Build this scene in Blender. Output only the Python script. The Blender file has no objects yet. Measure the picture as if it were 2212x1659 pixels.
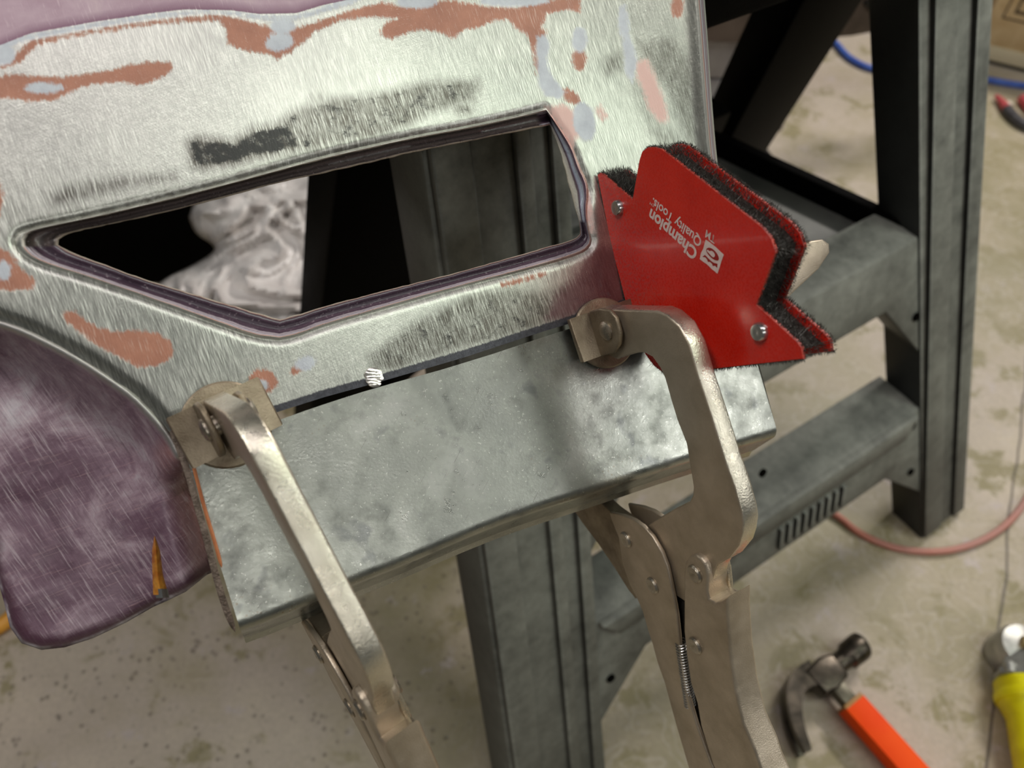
import bpy, bmesh, math, random
import numpy as np
from mathutils import Vector, Matrix, geometry, noise
random.seed(7)
SC = bpy.context.scene
COL = SC.collection
# ------------------------------------------------------------ camera, world, lights, exposure
F = 1609.0
PITCH = math.radians(52)
R = np.array([1., 0, 0]); U = np.array([0, math.sin(PITCH), math.cos(PITCH)]); B = np.array([0, -math.cos(PITCH), math.sin(PITCH)])
C = np.array([0, 0, 1.0])
FLOOR = -0.08
cd = bpy.data.cameras.new('camera'); cam = bpy.data.objects.new('camera', cd); COL.objects.link(cam)
cam.location = C
cam.rotation_euler = (math.pi/2 - PITCH, 0, 0)
cd.sensor_width = 36; cd.lens = 36*F/2212; cd.clip_start = .01
cd.dof.use_dof = True; cd.dof.focus_distance = .36; cd.dof.aperture_fstop = 7.5
SC.camera = cam
w = bpy.data.worlds.new('world'); SC.world = w; w.use_nodes = True
w.node_tree.nodes['Background'].inputs[0].default_value = (.75, .78, .74, 1)
w.node_tree.nodes['Background'].inputs[1].default_value = .08
def area(name, loc, target, sx, sy, power, col):
    d = bpy.data.lights.new(name, 'AREA'); d.shape = 'RECTANGLE'; d.size = sx; d.size_y = sy; d.energy = power; d.color = col
    o = bpy.data.objects.new(name, d); COL.objects.link(o); o.location = loc
    o.rotation_euler = (Vector(target)-Vector(loc)).to_track_quat('-Z', 'Y').to_euler()
    return o
area('ceiling_tube_light', (1.50, .05, 2.5), (1.1, 0, 0), .30, 1.5, 12.5, (.88, 1, .85))
area('ceiling_tube_light', (.30, .15, 2.8), (.3, .2, 0), 1.6, .6, 8.0, (1, .91, .95))
area('ceiling_tube_light', (1.25, -1.75, 2.4), (.4, 0, .5), 1.3, .3, 8, (1, .99, .95))
area('ceiling_tube_light', (3.6, -.9, 2.5), (.6, 0, .6), 1.2, .5, 18, (1, 1, .98))
area('ceiling_tube_light', (1.95, 2.4, 2.4), (.5, .6, 0), 1.0, .2, 60, (1, .94, .88))
area('ceiling_tube_light', (-.75, .05, 2.3), (0, .2, .6), .9, .2, 11, (1, .97, .93))
SC.view_settings.view_transform = 'Standard'; SC.view_settings.look = 'None'; SC.view_settings.gamma = 1
SC.view_settings.use_curve_mapping = False
SC.view_settings.exposure = 0.0

# ------------------------------------------------------------ geometry helpers
def unit(v): v = np.array(v, float); return v/np.linalg.norm(v)
def ray(x, y): return (x-1106)/F*R + (829.5-y)/F*U - B
def on_plane(x, y, P, n):
    D = ray(x, y); return C + D*(((P-C)@n)/(D@n))
def on_z(x, y, z=FLOOR):
    D = ray(x, y); return C + D*((z-C[2])/D[2])
def at_depth(x, y, d): return C + ray(x, y)*d
def project(P):
    d = np.asarray(P)-C; z = -(d@B); return 1106+F*(d@R)/z, 829.5-F*(d@U)/z
# the plane of the sheet metal workpiece
N = unit(.39*R + .06*U + .92*B)
P00 = at_depth(1306, 720, .381)
def PP(x, y, h=0.): return on_plane(x, y, P00+N*h, N)
EX = unit(R - (R@N)*N); EY = np.cross(N, EX)
PO = PP(800, 600)
def frame_matrix(o, x, y, z):
    m = Matrix.Identity(4)
    for i in range(3):
        m[i][0], m[i][1], m[i][2], m[i][3] = x[i], y[i], z[i], o[i]
    return m
M_PANEL = frame_matrix(PO, EX, EY, N)

def lin(c):
    return tuple((((v/255)/12.92) if v/255 <= .04045 else ((v/255+.055)/1.055)**2.4) for v in c)+(1,)

def empty(name, label, cat, M=None, group=None):
    o = bpy.data.objects.new(name, None); COL.objects.link(o); o.empty_display_size = .02
    o.matrix_world = M if M is not None else Matrix.Identity(4)
    o['label'] = label; o['category'] = cat
    if group: o['group'] = group
    return o
def tag(o, label=None, cat=None, group=None, kind=None):
    for k, v in (('label', label), ('category', cat), ('group', group), ('kind', kind)):
        if v: o[k] = v
    return o
INV = {}
def link(name, me, mat, root=None, M=None, smooth=True, angle=35):
    """mesh given in world coordinates; M = frame of the thing it belongs to"""
    o = bpy.data.objects.new(name, me); COL.objects.link(o)
    if M is not None: me.transform(M.inverted())
    if mat is not None: me.materials.append(mat)
    if root is not None:
        o.parent = root
    elif M is not None: o.matrix_world = M
    if smooth:
        me.polygons.foreach_set('use_smooth', [True]*len(me.polygons))
        try: me.set_sharp_from_angle(angle=math.radians(angle))
        except Exception: pass
    return o
def mesh(name, v, f):
    me = bpy.data.meshes.new(name); me.from_pydata([tuple(map(float, p)) for p in v], [], f); me.update(); return me
def prism(name, outline, fn, t0, t1, bevel=0., seg=2):
    """outline (a,b) list extruded between t0 and t1; fn(a,b,t)->world"""
    bm = bmesh.new()
    lo = [bm.verts.new(fn(a, b, t0)) for a, b in outline]; hi = [bm.verts.new(fn(a, b, t1)) for a, b in outline]
    n = len(outline)
    f1 = bm.faces.new(lo[::-1]); f2 = bm.faces.new(hi)
    for i in range(n): bm.faces.new((lo[i], lo[(i+1) % n], hi[(i+1) % n], hi[i]))
    bmesh.ops.recalc_face_normals(bm, faces=bm.faces)
    if bevel:
        es = [e for e in bm.edges if (f1 in e.link_faces) or (f2 in e.link_faces)]
        bmesh.ops.bevel(bm, geom=es, offset=bevel, segments=seg, profile=.5, affect='EDGES', clamp_overlap=True)
    big = [f for f in bm.faces if len(f.verts) > 4]
    bmesh.ops.triangulate(bm, faces=big)
    me = bpy.data.meshes.new(name); bm.to_mesh(me); bm.free(); return me
def box(name, o, ax, ay, az, x0, x1, y0, y1, z0, z1, bevel=0.):
    o = np.asarray(o); fn = lambda a, b, t: o+ax*a+ay*b+az*t
    return prism(name, [(x0, y0), (x1, y0), (x1, y1), (x0, y1)], fn, z0, z1, bevel)
def tube(name, pts, r, n=10, closed=False, rfn=None, caps=True):
    pts = [np.asarray(p, float) for p in pts]; V = []; Fc = []
    up = None; m = len(pts)
    for i, p in enumerate(pts):
        t = unit(pts[min(i+1, m-1)]-pts[max(i-1, 0)])
        if up is None:
            up = unit(np.cross(t, [0.1, .3, .9]))
        up = unit(up-(up@t)*t); s = np.cross(t, up)
        rr = rfn(i/(m-1)) if rfn else r
        for k in range(n):
            a = 2*math.pi*k/n; V.append(p+rr*(up*math.cos(a)+s*math.sin(a)))
    for i in range(m-1):
        for k in range(n):
            Fc.append((i*n+k, i*n+(k+1) % n, (i+1)*n+(k+1) % n, (i+1)*n+k))
    if caps:
        Fc.append(tuple(range(n))[::-1]); Fc.append(tuple((m-1)*n+k for k in range(n)))
    return mesh(name, V, Fc)
def lathe(name, c, ax, prof, n=24):
    """prof: list (radius, height along ax)"""
    ax = unit(ax); s = unit(np.cross(ax, [.31, .2, .77])); u = np.cross(ax, s); V = []; Fc = []
    for r, h in prof:
        for k in range(n):
            a = 2*math.pi*k/n; V.append(c+ax*h+max(r, 1e-5)*(s*math.cos(a)+u*math.sin(a)))
    for i in range(len(prof)-1):
        for k in range(n): Fc.append((i*n+k, i*n+(k+1) % n, (i+1)*n+(k+1) % n, (i+1)*n+k))
    Fc.append(tuple(range(n))[::-1]); Fc.append(tuple((len(prof)-1)*n+k for k in range(n)))
    me = mesh(name, V, Fc)
    bm = bmesh.new(); bm.from_mesh(me); bmesh.ops.recalc_face_normals(bm, faces=bm.faces); bm.to_mesh(me); bm.free()
    return me
def join(name, meshes):
    bm = bmesh.new()
    for m in meshes: bm.from_mesh(m)
    me = bpy.data.meshes.new(name); bm.to_mesh(me); bm.free()
    for m in meshes: bpy.data.meshes.remove(m)
    return me
def resample(pts, n):
    pts = np.array(pts, float); d = np.r_[0, np.cumsum(np.linalg.norm(np.diff(pts, axis=0), axis=1))]
    s = np.linspace(0, d[-1], n); return np.stack([np.interp(s, d, pts[:, k]) for k in range(pts.shape[1])], 1)
def smooth_line(pts, it=2):
    p = np.array(pts, float)
    for _ in range(it):
        q = [p[0]]
        for i in range(len(p)-1): q += [p[i]*.75+p[i+1]*.25, p[i]*.25+p[i+1]*.75]
        q.append(p[-1]); p = np.array(q)
    return p
def sdf(P, poly):
    """signed distance (negative inside) of points P (n,2) to a closed polygon"""
    poly = np.array(poly, float); d = np.full(len(P), 1e9); ins = np.zeros(len(P), bool)
    for i in range(len(poly)):
        a = poly[i]; b = poly[(i+1) % len(poly)]; ab = b-a
        t = np.clip(((P-a)@ab)/max(ab@ab, 1e-9), 0, 1)
        d = np.minimum(d, np.linalg.norm(P-(a+t[:, None]*ab), axis=1))
        c = ((a[1] > P[:, 1]) != (b[1] > P[:, 1]))
        if b[1] != a[1]:
            c &= P[:, 0] < (b[0]-a[0])*(P[:, 1]-a[1])/(b[1]-a[1])+a[0]
        ins ^= c
    return np.where(ins, -d, d)
def dline(P, line):
    line = np.array(line, float); d = np.full(len(P), 1e9)
    for i in range(len(line)-1):
        a = line[i]; ab = line[i+1]-a; t = np.clip(((P-a)@ab)/max(ab@ab, 1e-9), 0, 1)
        d = np.minimum(d, np.linalg.norm(P-(a+t[:, None]*ab), axis=1))
    return d
def ell(cx, cy, rx, ry, ang=0, n=20):
    a = math.radians(ang)
    return [(cx+rx*math.cos(t)*math.cos(a)-ry*math.sin(t)*math.sin(a), cy+rx*math.cos(t)*math.sin(a)+ry*math.sin(t)*math.cos(a)) for t in [2*math.pi*k/n for k in range(n)]]
def fill(outer, holes, step, seed=0):
    """constrained Delaunay fill of an outline in 2d, with inner points"""
    outer = [tuple(p) for p in outer]; V = [Vector(p) for p in outer]; E_ = [(i, (i+1) % len(outer)) for i in range(len(outer))]
    for h in holes:
        k = len(V); V += [Vector(p) for p in h]; E_ += [(k+i, k+(i+1) % len(h)) for i in range(len(h))]
    o = np.array(outer); x0, y0 = o.min(0); x1, y1 = o.max(0)
    gx, gy = np.meshgrid(np.arange(x0, x1, step), np.arange(y0, y1, step)); gx = gx+(np.arange(gx.shape[0]) % 2)[:, None]*step/2
    G = np.stack([gx.ravel(), gy.ravel()], 1)
    keep = sdf(G, outer) < -step*.55
    for h in holes: keep &= sdf(G, h) > step*.55
    G = G[keep]; V += [Vector(p) for p in G]
    v, e, f, _, _, _ = geometry.delaunay_2d_cdt(V, E_, [], 1, 1e-5)
    v = np.array([tuple(p) for p in v]); cen = np.array([v[list(t)].mean(0) for t in f])
    ok = sdf(cen, outer) < 0
    for h in holes: ok &= sdf(cen, h) > 0
    return v, [tuple(t) for t, k in zip(f, ok) if k]

# ------------------------------------------------------------ material helpers
class NT:
    def __init__(s, name):
        s.m = bpy.data.materials.new(name); s.m.use_nodes = True; s.t = s.m.node_tree; s.n = s.t.nodes; s.l = s.t.links
        s.b = s.n['Principled BSDF']; s.tc = s.n.new('ShaderNodeTexCoord')
    def new(s, k, **kw):
        n = s.n.new(k)
        for a, v in kw.items(): setattr(n, a, v)
        return n
    def put(s, sock, v):
        if isinstance(v, bpy.types.NodeSocket): s.l.new(v, sock)
        elif isinstance(v, bpy.types.Node): s.l.new(v.outputs[0], sock)
        else: sock.default_value = v
    def mapping(s, scale=(1, 1, 1), rot=(0, 0, 0), coord='Object'):
        m = s.new('ShaderNodeMapping'); s.l.new(s.tc.outputs[coord], m.inputs[0]); m.inputs['Scale'].default_value = scale; m.inputs['Rotation'].default_value = rot
        return m.outputs[0]
    def streak(s, sx, sy, deg, detail=2, rough=.6, sz=200):
        a = s.new('ShaderNodeMapping'); s.l.new(s.tc.outputs['Object'], a.inputs[0]); a.inputs['Rotation'].default_value = (0, 0, math.radians(deg))
        b = s.new('ShaderNodeMapping'); s.l.new(a.outputs[0], b.inputs[0]); b.inputs['Scale'].default_value = (sx, sy, sz)
        return s.noise(1, detail, rough, b.outputs[0])
    def noise(s, scale, detail=4, rough=.55, vec=None, dist=0.):
        n = s.new('ShaderNodeTexNoise'); n.inputs['Scale'].default_value = scale; n.inputs['Detail'].default_value = detail
        n.inputs['Roughness'].default_value = rough; n.inputs['Distortion'].default_value = dist
        s.l.new(vec if vec is not None else s.tc.outputs['Object'], n.inputs['Vector']); return n.outputs['Fac']
    def math(s, op, a, b=0., c=0.):
        n = s.new('ShaderNodeMath', operation=op)
        for i, v in enumerate((a, b, c)): s.put(n.inputs[i], v)
        return n.outputs[0]
    def ramp(s, fac, stops, interp='LINEAR'):
        n = s.new('ShaderNodeValToRGB'); cr = n.color_ramp; cr.interpolation = interp
        while len(cr.elements) < len(stops): cr.elements.new(.5)
        for e, (p, c) in zip(cr.elements, stops): e.position = p; e.color = c if len(c) == 4 else lin(c)
        s.put(n.inputs[0], fac); return n.outputs[0]
    def maprange(s, v, a, b, c=0., d=1., smooth=False):
        n = s.new('ShaderNodeMapRange'); n.interpolation_type = 'SMOOTHSTEP' if smooth else 'LINEAR'
        s.put(n.inputs[0], v); n.inputs[1].default_value = a; n.inputs[2].default_value = b; n.inputs[3].default_value = c; n.inputs[4].default_value = d
        return n.outputs[0]
    def mix(s, fac, a, b):
        n = s.new('ShaderNodeMix', data_type='RGBA'); s.put(n.inputs[0], fac); s.put(n.inputs[6], a); s.put(n.inputs[7], b); return n.outputs[2]
    def mixf(s, fac, a, b):
        n = s.new('ShaderNodeMix', data_type='FLOAT'); s.put(n.inputs[0], fac); s.put(n.inputs[2], a); s.put(n.inputs[3], b); return n.outputs[0]
    def bump(s, h, strength, dist, normal=None):
        n = s.new('ShaderNodeBump'); n.inputs['Strength'].default_value = strength; n.inputs['Distance'].default_value = dist; s.put(n.inputs['Height'], h)
        if normal is not None: s.put(n.inputs['Normal'], normal)
        return n.outputs[0]
    def attr(s, name):
        n = s.new('ShaderNodeAttribute'); n.attribute_name = name; return n.outputs['Fac']
    def set(s, **kw):
        nm = dict(base='Base Color', rough='Roughness', metal='Metallic', normal='Normal', spec='Specular IOR Level', coat='Coat Weight', trans='Transmission Weight', aniso='Anisotropic')
        for k, v in kw.items(): s.put(s.b.inputs[nm[k]], v)
        return s.m

def simple(name, c1, c2=None, rough=.5, metal=0., nscale=80, bump=.0, bscale=None, bd=.001, lo=.35, hi=.65, spec=None, rvar=0., coat=None):
    t = NT(name)
    c2 = c2 or c1
    f = t.noise(nscale, 5)
    t.set(base=t.ramp(f, [(lo, c1), (hi, c2)]), metal=metal)
    t.set(rough=t.maprange(f, .3, .7, rough-rvar, rough+rvar) if rvar else rough)
    if bump: t.set(normal=t.bump(t.noise(bscale or nscale*3, 4), bump, bd))
    if spec is not None: t.set(spec=spec)
    if coat: t.set(coat=coat)
    return t.m

# nickel plated clamp steel
def make_nickel(name, c1, c2, rough, bscale=1400, bs=.35, metal=.92):
    t = NT(name)
    big = t.noise(60, 4); fine = t.noise(bscale, 3)
    t.set(base=t.ramp(big, [(.3, c1), (.7, c2)]), metal=metal, rough=t.maprange(t.noise(220, 3), .3, .7, rough-.06, rough+.08))
    t.set(normal=t.bump(fine, bs, .0004)); return t.m
NICKEL = make_nickel('nickel_plate', (172, 158, 138), (198, 184, 165), .40, metal=.76)
NICKEL_EDGE = make_nickel('pale_nickel', (196, 188, 170), (222, 216, 200), .28, 1300, .4)  # paler nickel for the arm edges and lever tab
NICKEL_DARK = make_nickel('soiled_nickel', (112, 98, 80), (168, 154, 132), .44, 1100, .5, .7)
RIVET = make_nickel('rivet_steel', (160, 150, 136), (190, 182, 168), .3)
STEEL = make_nickel('bright_steel', (170, 170, 168), (205, 205, 203), .22, 600, .1)
DARKMETAL = simple('black_iron', (24, 22, 20), (44, 42, 40), .5, .6, 500, .6, 1500)
# black plastic with dust; faces not turned upward stay dark, shade in the colour
def make_plastic(name, c1, c2, dust, sp=.4):
    t = NT(name); n1 = t.noise(9, 6, .65); n2 = t.noise(55, 5, .7); geo = t.new('ShaderNodeNewGeometry'); sep = t.new('ShaderNodeSeparateXYZ'); t.l.new(geo.outputs['Normal'], sep.inputs[0])
    up = t.maprange(sep.outputs[2], .02, .30)
    d = t.math('MULTIPLY', t.maprange(t.math('ADD', t.math('MULTIPLY', n1, .6), t.math('MULTIPLY', n2, .4)), .22, .62), up)
    t.set(base=t.mix(d, t.ramp(n2, [(.3, c1), (.7, c2)]), lin(dust)), spec=sp, rough=t.mixf(d, .45, .75), normal=t.bump(t.noise(400, 3), .25, .001)); return t.m
PLASTIC = make_plastic('dusty_shaded_plastic', (22, 23, 23), (34, 35, 34), (148, 149, 140))
PLASTIC_BLACK_SHADE = make_plastic('black_shaded_plastic', (4, 4, 4), (8, 8, 8), (9, 9, 8), .02)  # near-black copy, rear frame's shade put into its colour; also plain black parts

# ------------------------------------------------------------ setting: concrete floor
t = NT('concrete_floor')
n1 = t.noise(2.2, 8, .62); n2 = t.noise(13, 7, .7); n3 = t.noise(150, 4); n4 = t.noise(6, 4, .5, dist=1.5)
vor = t.new('ShaderNodeTexVoronoi'); vor.inputs['Scale'].default_value = 75; t.l.new(t.tc.outputs['Object'], vor.inputs['Vector'])
base = t.ramp(n1, [(.36, (152, 143, 110)), (.47, (176, 163, 138)), (.56, (190, 176, 160)), (.66, (202, 188, 168))])
base = t.mix(t.math('MULTIPLY', t.maprange(n2, .48, .58, smooth=True), t.maprange(n4, .46, .56, smooth=True)), base, lin((146, 136, 100)))
base = t.mix(t.math('MULTIPLY', t.maprange(n2, .40, .34), .6), base, lin((196, 184, 184)))
sep = t.new('ShaderNodeSeparateXYZ'); t.l.new(t.tc.outputs['Object'], sep.inputs[0])
worn = t.maprange(sep.outputs[0], .15, -.15, .15, 1)
pits = t.math('MULTIPLY', t.maprange(vor.outputs['Distance'], .30, .12), t.math('MULTIPLY', worn, t.maprange(t.noise(19, 3), .38, .55)))
curl = t.maprange(t.math('ABSOLUTE', t.math('SUBTRACT', t.noise(16, 2, .5, dist=1.4), .5)), .035, .008)
base = t.mix(t.math('MULTIPLY', t.math('MULTIPLY', curl, .28), t.math('SUBTRACT', 1.15, worn)), base, lin((206, 194, 184)))
base = t.mix(t.math('MULTIPLY', pits, .65), base, lin((70, 62, 52)))
base = t.mix(t.maprange(n3, .3, .7, 0, .25), base, lin((120, 110, 98)))
# a saw cut joint on the right
sep = t.new('ShaderNodeSeparateXYZ'); t.l.new(t.tc.outputs['Object'], sep.inputs[0])
ja, jb = on_z(2180, 1140), on_z(2150, 1440); jd = unit(jb-ja); jn = np.array([jd[1], -jd[0]])
dist = t.math('ABSOLUTE', t.math('ADD', t.math('ADD', t.math('MULTIPLY', sep.outputs[0], float(jn[0])), t.math('MULTIPLY', sep.outputs[1], float(jn[1]))), t.math('ADD', t.math('MULTIPLY', t.noise(6, 2), .02), float(-(ja[:2]@jn)-.01))))
base = t.mix(t.maprange(dist, .0012, .0028, .75, 0), base, lin((66, 58, 52)))
t.set(base=base, rough=t.maprange(n1, .3, .7, .45, .65), normal=t.bump(t.math('SUBTRACT', t.math('MULTIPLY', n2, .3), pits), .35, .002))
fl = link('floor', mesh('floor', [(-3, -2, FLOOR), (4, -2, FLOOR), (4, 5, FLOOR), (-3, 5, FLOOR)], [(0, 1, 2, 3)]), t.m, smooth=False)
tag(fl, 'worn mottled grey concrete workshop floor', kind='structure')
# ------------------------------------------------------------ sawhorse behind the workpiece
H = unit([.84, .54, 0]); Q = np.array([-H[1], H[0], 0]); Zv = np.array([0, 0, 1.])
OZ = np.array([0, 0, 0.])
SL = .353
def front(k, z, d): return H*k + Q*(.125+SL*z+d) + Zv*z
def back(k, z, d): return H*k + Q*(.80-SL*z-d) + Zv*z
kRi = lambda z: .815-.22*z
kRo = lambda z: .915-.22*z
kLi = lambda z: .216+.08*z
kLo = lambda z: .0845+.124*z
M_HORSE = frame_matrix(H*.5+Q*.45+Zv*FLOOR, H, Q, Zv)
horse = empty('sawhorse', 'black plastic folding sawhorse with dusty legs and a shelf, standing behind the clamped metal', 'sawhorse', M_HORSE)
TOP = .76
def leg_outline(lo, hi, w=0.):
    return [(lo(FLOOR), FLOOR), (hi(FLOOR), FLOOR), (hi(TOP), TOP), (lo(TOP), TOP)]
bRi = lambda z: .825-.185*z
bRo = lambda z: .935-.165*z
LEGS = {}
for fn, mat in ((front, PLASTIC), (back, PLASTIC_BLACK_SHADE)):
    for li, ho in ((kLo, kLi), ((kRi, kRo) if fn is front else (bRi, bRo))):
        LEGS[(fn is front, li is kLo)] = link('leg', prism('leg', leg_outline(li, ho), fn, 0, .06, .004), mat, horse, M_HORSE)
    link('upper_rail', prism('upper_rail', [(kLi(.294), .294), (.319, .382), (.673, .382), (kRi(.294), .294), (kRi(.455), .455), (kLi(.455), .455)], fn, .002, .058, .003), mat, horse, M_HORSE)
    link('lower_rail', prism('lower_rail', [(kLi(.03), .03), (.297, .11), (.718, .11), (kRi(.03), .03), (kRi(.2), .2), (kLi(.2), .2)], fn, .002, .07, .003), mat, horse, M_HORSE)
# ribs that stand proud of the front legs, leaving a channel between them
for lo, a0, a1 in ((kRo, -.100, -.060), (kRo, -.030, -.003), (kLo, .004, .040), (kLo, .078, .094), (kLo, .112, .128)):
    link('leg_rib', prism('leg_rib', [(lo(-.07)+a0, -.07), (lo(-.07)+a1, -.07), (lo(.74)+a1*.85, .74), (lo(.74)+a0*.85, .74)], front, -.007, .001, .003), PLASTIC, LEGS[(True, lo is kLo)], M_HORSE)
# raised lip on the lower rail and embossed ridges
link('rail_lip', prism('rail_lip', [(.26, .172), (.74, .172), (.76, .199), (.24, .199)], front, -.006, .003, .002), PLASTIC, horse, M_HORSE)
for i in range(9):
    k = .51+.014*i
    link('embossed_ridge', prism('embossed_ridge', [(k, .125), (k+.006, .125), (k+.008, .158), (k+.002, .158)], front, -.004, .003, .001), PLASTIC, horse, M_HORSE)
# bolt holes as dark recessed plugs
for px, py in ((1980, 685), (1972, 920), (1968, 1020), (2072, 985), (1320, 1466), (1648, 1022)):
    nrm = unit(Q-SL*Zv); P = on_plane(px, py, front(0, 0, 0), nrm)
    link('bolt_hole', lathe('bolt_hole', P-nrm*.0005, nrm, [(.0055, -.0005), (.0055, .002), (.001, .002)], 14), PLASTIC_BLACK_SHADE, horse, M_HORSE)
# fold-down shelf between the frames
zs = .456
sh = [on_z(2003, 500, zs), on_z(1552, 292, zs), on_z(1100, 240, zs), on_z(1240, 760, zs)]
SHELF = simple('shelf_plastic', (82, 83, 79), (112, 112, 105), .6, 0, 14, .2, 300)
def shelf_fn(a, b, tt):
    return np.array([a, b, zs+tt])
link('shelf', prism('shelf', [tuple(p[:2]) for p in sh], shelf_fn, -.035, -.022, .002), SHELF, horse, M_HORSE)
for i in range(3):
    a, b = sh[i], sh[i+1]; d = unit(b-a); s = np.cross(d, Zv)
    link('shelf_rim', box('shelf_rim', a, d, s, Zv, 0, float(np.linalg.norm(b-a)), -.010, .004, -.04, .004, .002), PLASTIC_BLACK_SHADE, horse, M_HORSE)
for a0, a1 in ((.08, .10), (.2, .215)):
    link('shelf_rib', box('shelf_rib', (sh[0]+sh[3])/2, unit(sh[1]-sh[0]), H, Zv, a0, a1, -.2, .08, -.024, -.012, .002), SHELF, horse, M_HORSE)
link('top_beam', box('top_beam', np.zeros(3), H, Q, Zv, .13, .82, .36, .54, .74, .80, .006), PLASTIC_BLACK_SHADE, horse, M_HORSE)
# ------------------------------------------------------------ things further back
def cable(name, px, r, mat, lab, cat, z=None, h=None):
    pts = smooth_line([on_z(x, y, FLOOR+r+(dz if len(c) > 2 else 0)) for c in px for x, y, dz in [tuple(c)+((0,) if len(c) == 2 else ())]], 3)
    o = link(name, tube(name, pts, r, 12), mat); return tag(o, lab, cat)
BLUE = simple('blue_rubber', (52, 84, 176), (76, 112, 200), .45, 0, 30)
cable('air_hose', [(1560, 20), (1700, 20), (1800, 85), (1830, 125), (1880, 150), (1940, 157), (1990, 155), (2060, 157), (2140, 174), (2212, 186), (2400, 205)], .0085, BLUE, 'blue rubber air hose curving across the far floor beside the sawhorse leg', 'hose')
cable('power_cord', [(1700, 1060), (1810, 1112), (1850, 1150), (1920, 1182), (1995, 1194), (2070, 1188), (2140, 1160), (2190, 1120), (2230, 1060), (2300, 940)], .0055, simple('orange_cord', (196, 110, 84), (176, 128, 118), .5, 0, 5), 'faded orange power cord looping around the sawhorse foot on the floor', 'cord')
cable('extension_lead', [(-120, 1320), (-40, 1372), (5, 1352), (60, 1300), (90, 1100), (40, 800), (105, 570), (165, 505), (110, 430), (-60, 360)], .011, simple('amber_cord', (206, 138, 42), (226, 160, 60), .5, 0, 30), 'amber yellow cord on the floor at the left edge under the purple metal', 'cord')
washer = link('floor_washer', lathe('floor_washer', on_z(1906, 137)+Zv*.001, Zv, [(.006, 0), (.014, 0), (.0145, .003), (.006, .003)], 18), simple('white_metal', (226, 224, 214), None, .35, .3)); tag(washer, 'small bright white washer lying inside the blue hose loop', 'washer')
# cardboard box
cb0 = on_z(2140, 140); cb1 = on_z(2212, 158); d = unit(cb1-cb0); s = np.cross(Zv, d)
M_BOX = frame_matrix(cb0, d, s, Zv)
bx = empty('cardboard_box', 'tan cardboard box with a printed square mark at the far upper right', 'box', M_BOX)
CARD = simple('cardboard', (196, 166, 122), (214, 188, 146), .8, 0, 25)
link('carton', box('carton', cb0, d, s, Zv, -.06, .5, 0, .4, .012, .45, .002), CARD, bx, M_BOX)
link('pallet_edge', box('pallet_edge', cb0, d, s, Zv, -.05, .49, .006, .39, 0, .013), DARKMETAL, bx, M_BOX)
link('lower_flap', box('lower_flap', cb0, d, s, Zv, -.062, .5, -.004, .001, .013, .05, .001), simple('pale_card', (214, 200, 170), None, .8), bx, M_BOX)
INK = simple('brown_ink', (92, 76, 56), None, .8)
pm = on_plane(2203, 20, cb0, s); k0 = (pm-cb0)@d; z0 = (pm-cb0)[2]
pr = []
for a0, a1, b0, b1 in ((-.03, -.026, -.03, .06), (.06, .064, -.03, .06), (-.03, .064, -.03, -.026), (-.03, .064, .056, .06), (-.008, .02, -.012, -.004), (-.008, -.002, -.012, .03), (-.008, .02, .022, .03)):
    pr.append(box('x', cb0+d*k0+Zv*z0, d, s, Zv, a0, a1, -.0012, 0, b0, b1))
link('printed_mark', join('printed_mark', pr), INK, bx, M_BOX)
# pliers
pc = on_z(2180, 262); pd = unit(on_z(2212, 290)-on_z(2145, 220)); M_P = frame_matrix(pc, pd, np.cross(Zv, pd), Zv)
pl = empty('pliers', 'pliers with red and dark grey grips lying on the floor at the right edge', 'pliers', M_P)
RED = simple('red_grip', (176, 66, 74), (196, 84, 88), .5, 0, 60); GREYG = simple('grey_grip', (58, 56, 60), (78, 76, 80), .5, 0, 60)
def floor_tube(nm, px, rf, mat, root, M, lift=.012):
    pts = smooth_line([on_z(x, y)+Zv*lift for x, y in px], 2); return link(nm, tube(nm, pts, .01, 10, rfn=rf), mat, root, M)
floor_tube('red_sleeve', [(2146, 216), (2158, 228), (2170, 245)], lambda s: .004+.009*s, RED, pl, M_P)
floor_tube('grey_grip', [(2170, 245), (2185, 264), (2205, 279), (2240, 292)], lambda s: .013, GREYG, pl, M_P)
floor_tube('red_grip', [(2203, 222), (2225, 250), (2260, 280)], lambda s: .013, RED, pl, M_P)
floor_tube('pivot', [(2262, 278), (2245, 290)], lambda s: .016, GREYG, pl, M_P)
tag(link('paper_scrap', prism('paper_scrap', [(-.012, -.008), (.016, -.006), (.012, .009), (-.010, .007)], lambda a, b, tt: on_z(2173, 224)+np.array([a, b, tt+.001]), 0, .002, .0005), simple('paper', (214, 208, 196), None, .8)), 'small pale scrap lying beside the red tip of the pliers', 'scrap')
# grey cabinet
ca = on_z(1512, 282); M_C = frame_matrix(ca, R, np.array([0, 1., 0]), Zv)
Yv = np.array([0, 1., 0])
cabm = simple('grey_steel', (190, 184, 188), (208, 204, 206), .5, 0, 20); cabd = simple('brown_steel', (92, 82, 76), (108, 98, 92), .5, 0, 20)
cb = empty('tool_cabinet', 'grey steel drawer cabinet standing far behind the top right edge of the panel', 'cabinet', M_C)
link('carcass', box('carcass', ca, R, Yv, Zv, -.3, .17, .012, .4, 0, .50, .004), cabd, cb, M_C)
for i in range(4):
    dr_ = link('drawer', box('drawer', ca, R, Yv, Zv, -.28, .085, 0, .014, .02+.12*i, .135+.12*i, .004), cabm, cb, M_C)
link('drawer_pull', lathe('drawer_pull', ca+R*.06+Zv*.33, -Yv, [(.016, 0), (.016, .012), (.010, .016)], 16), DARKMETAL, dr_, M_C)
pst = ca+R*.185
link('corner_post', box('corner_post', pst, R, Yv, Zv, 0, .02, 0, .03, 0, .50, .003), simple('pale_post', (150, 140, 140), None, .5), cb, M_C)
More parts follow.
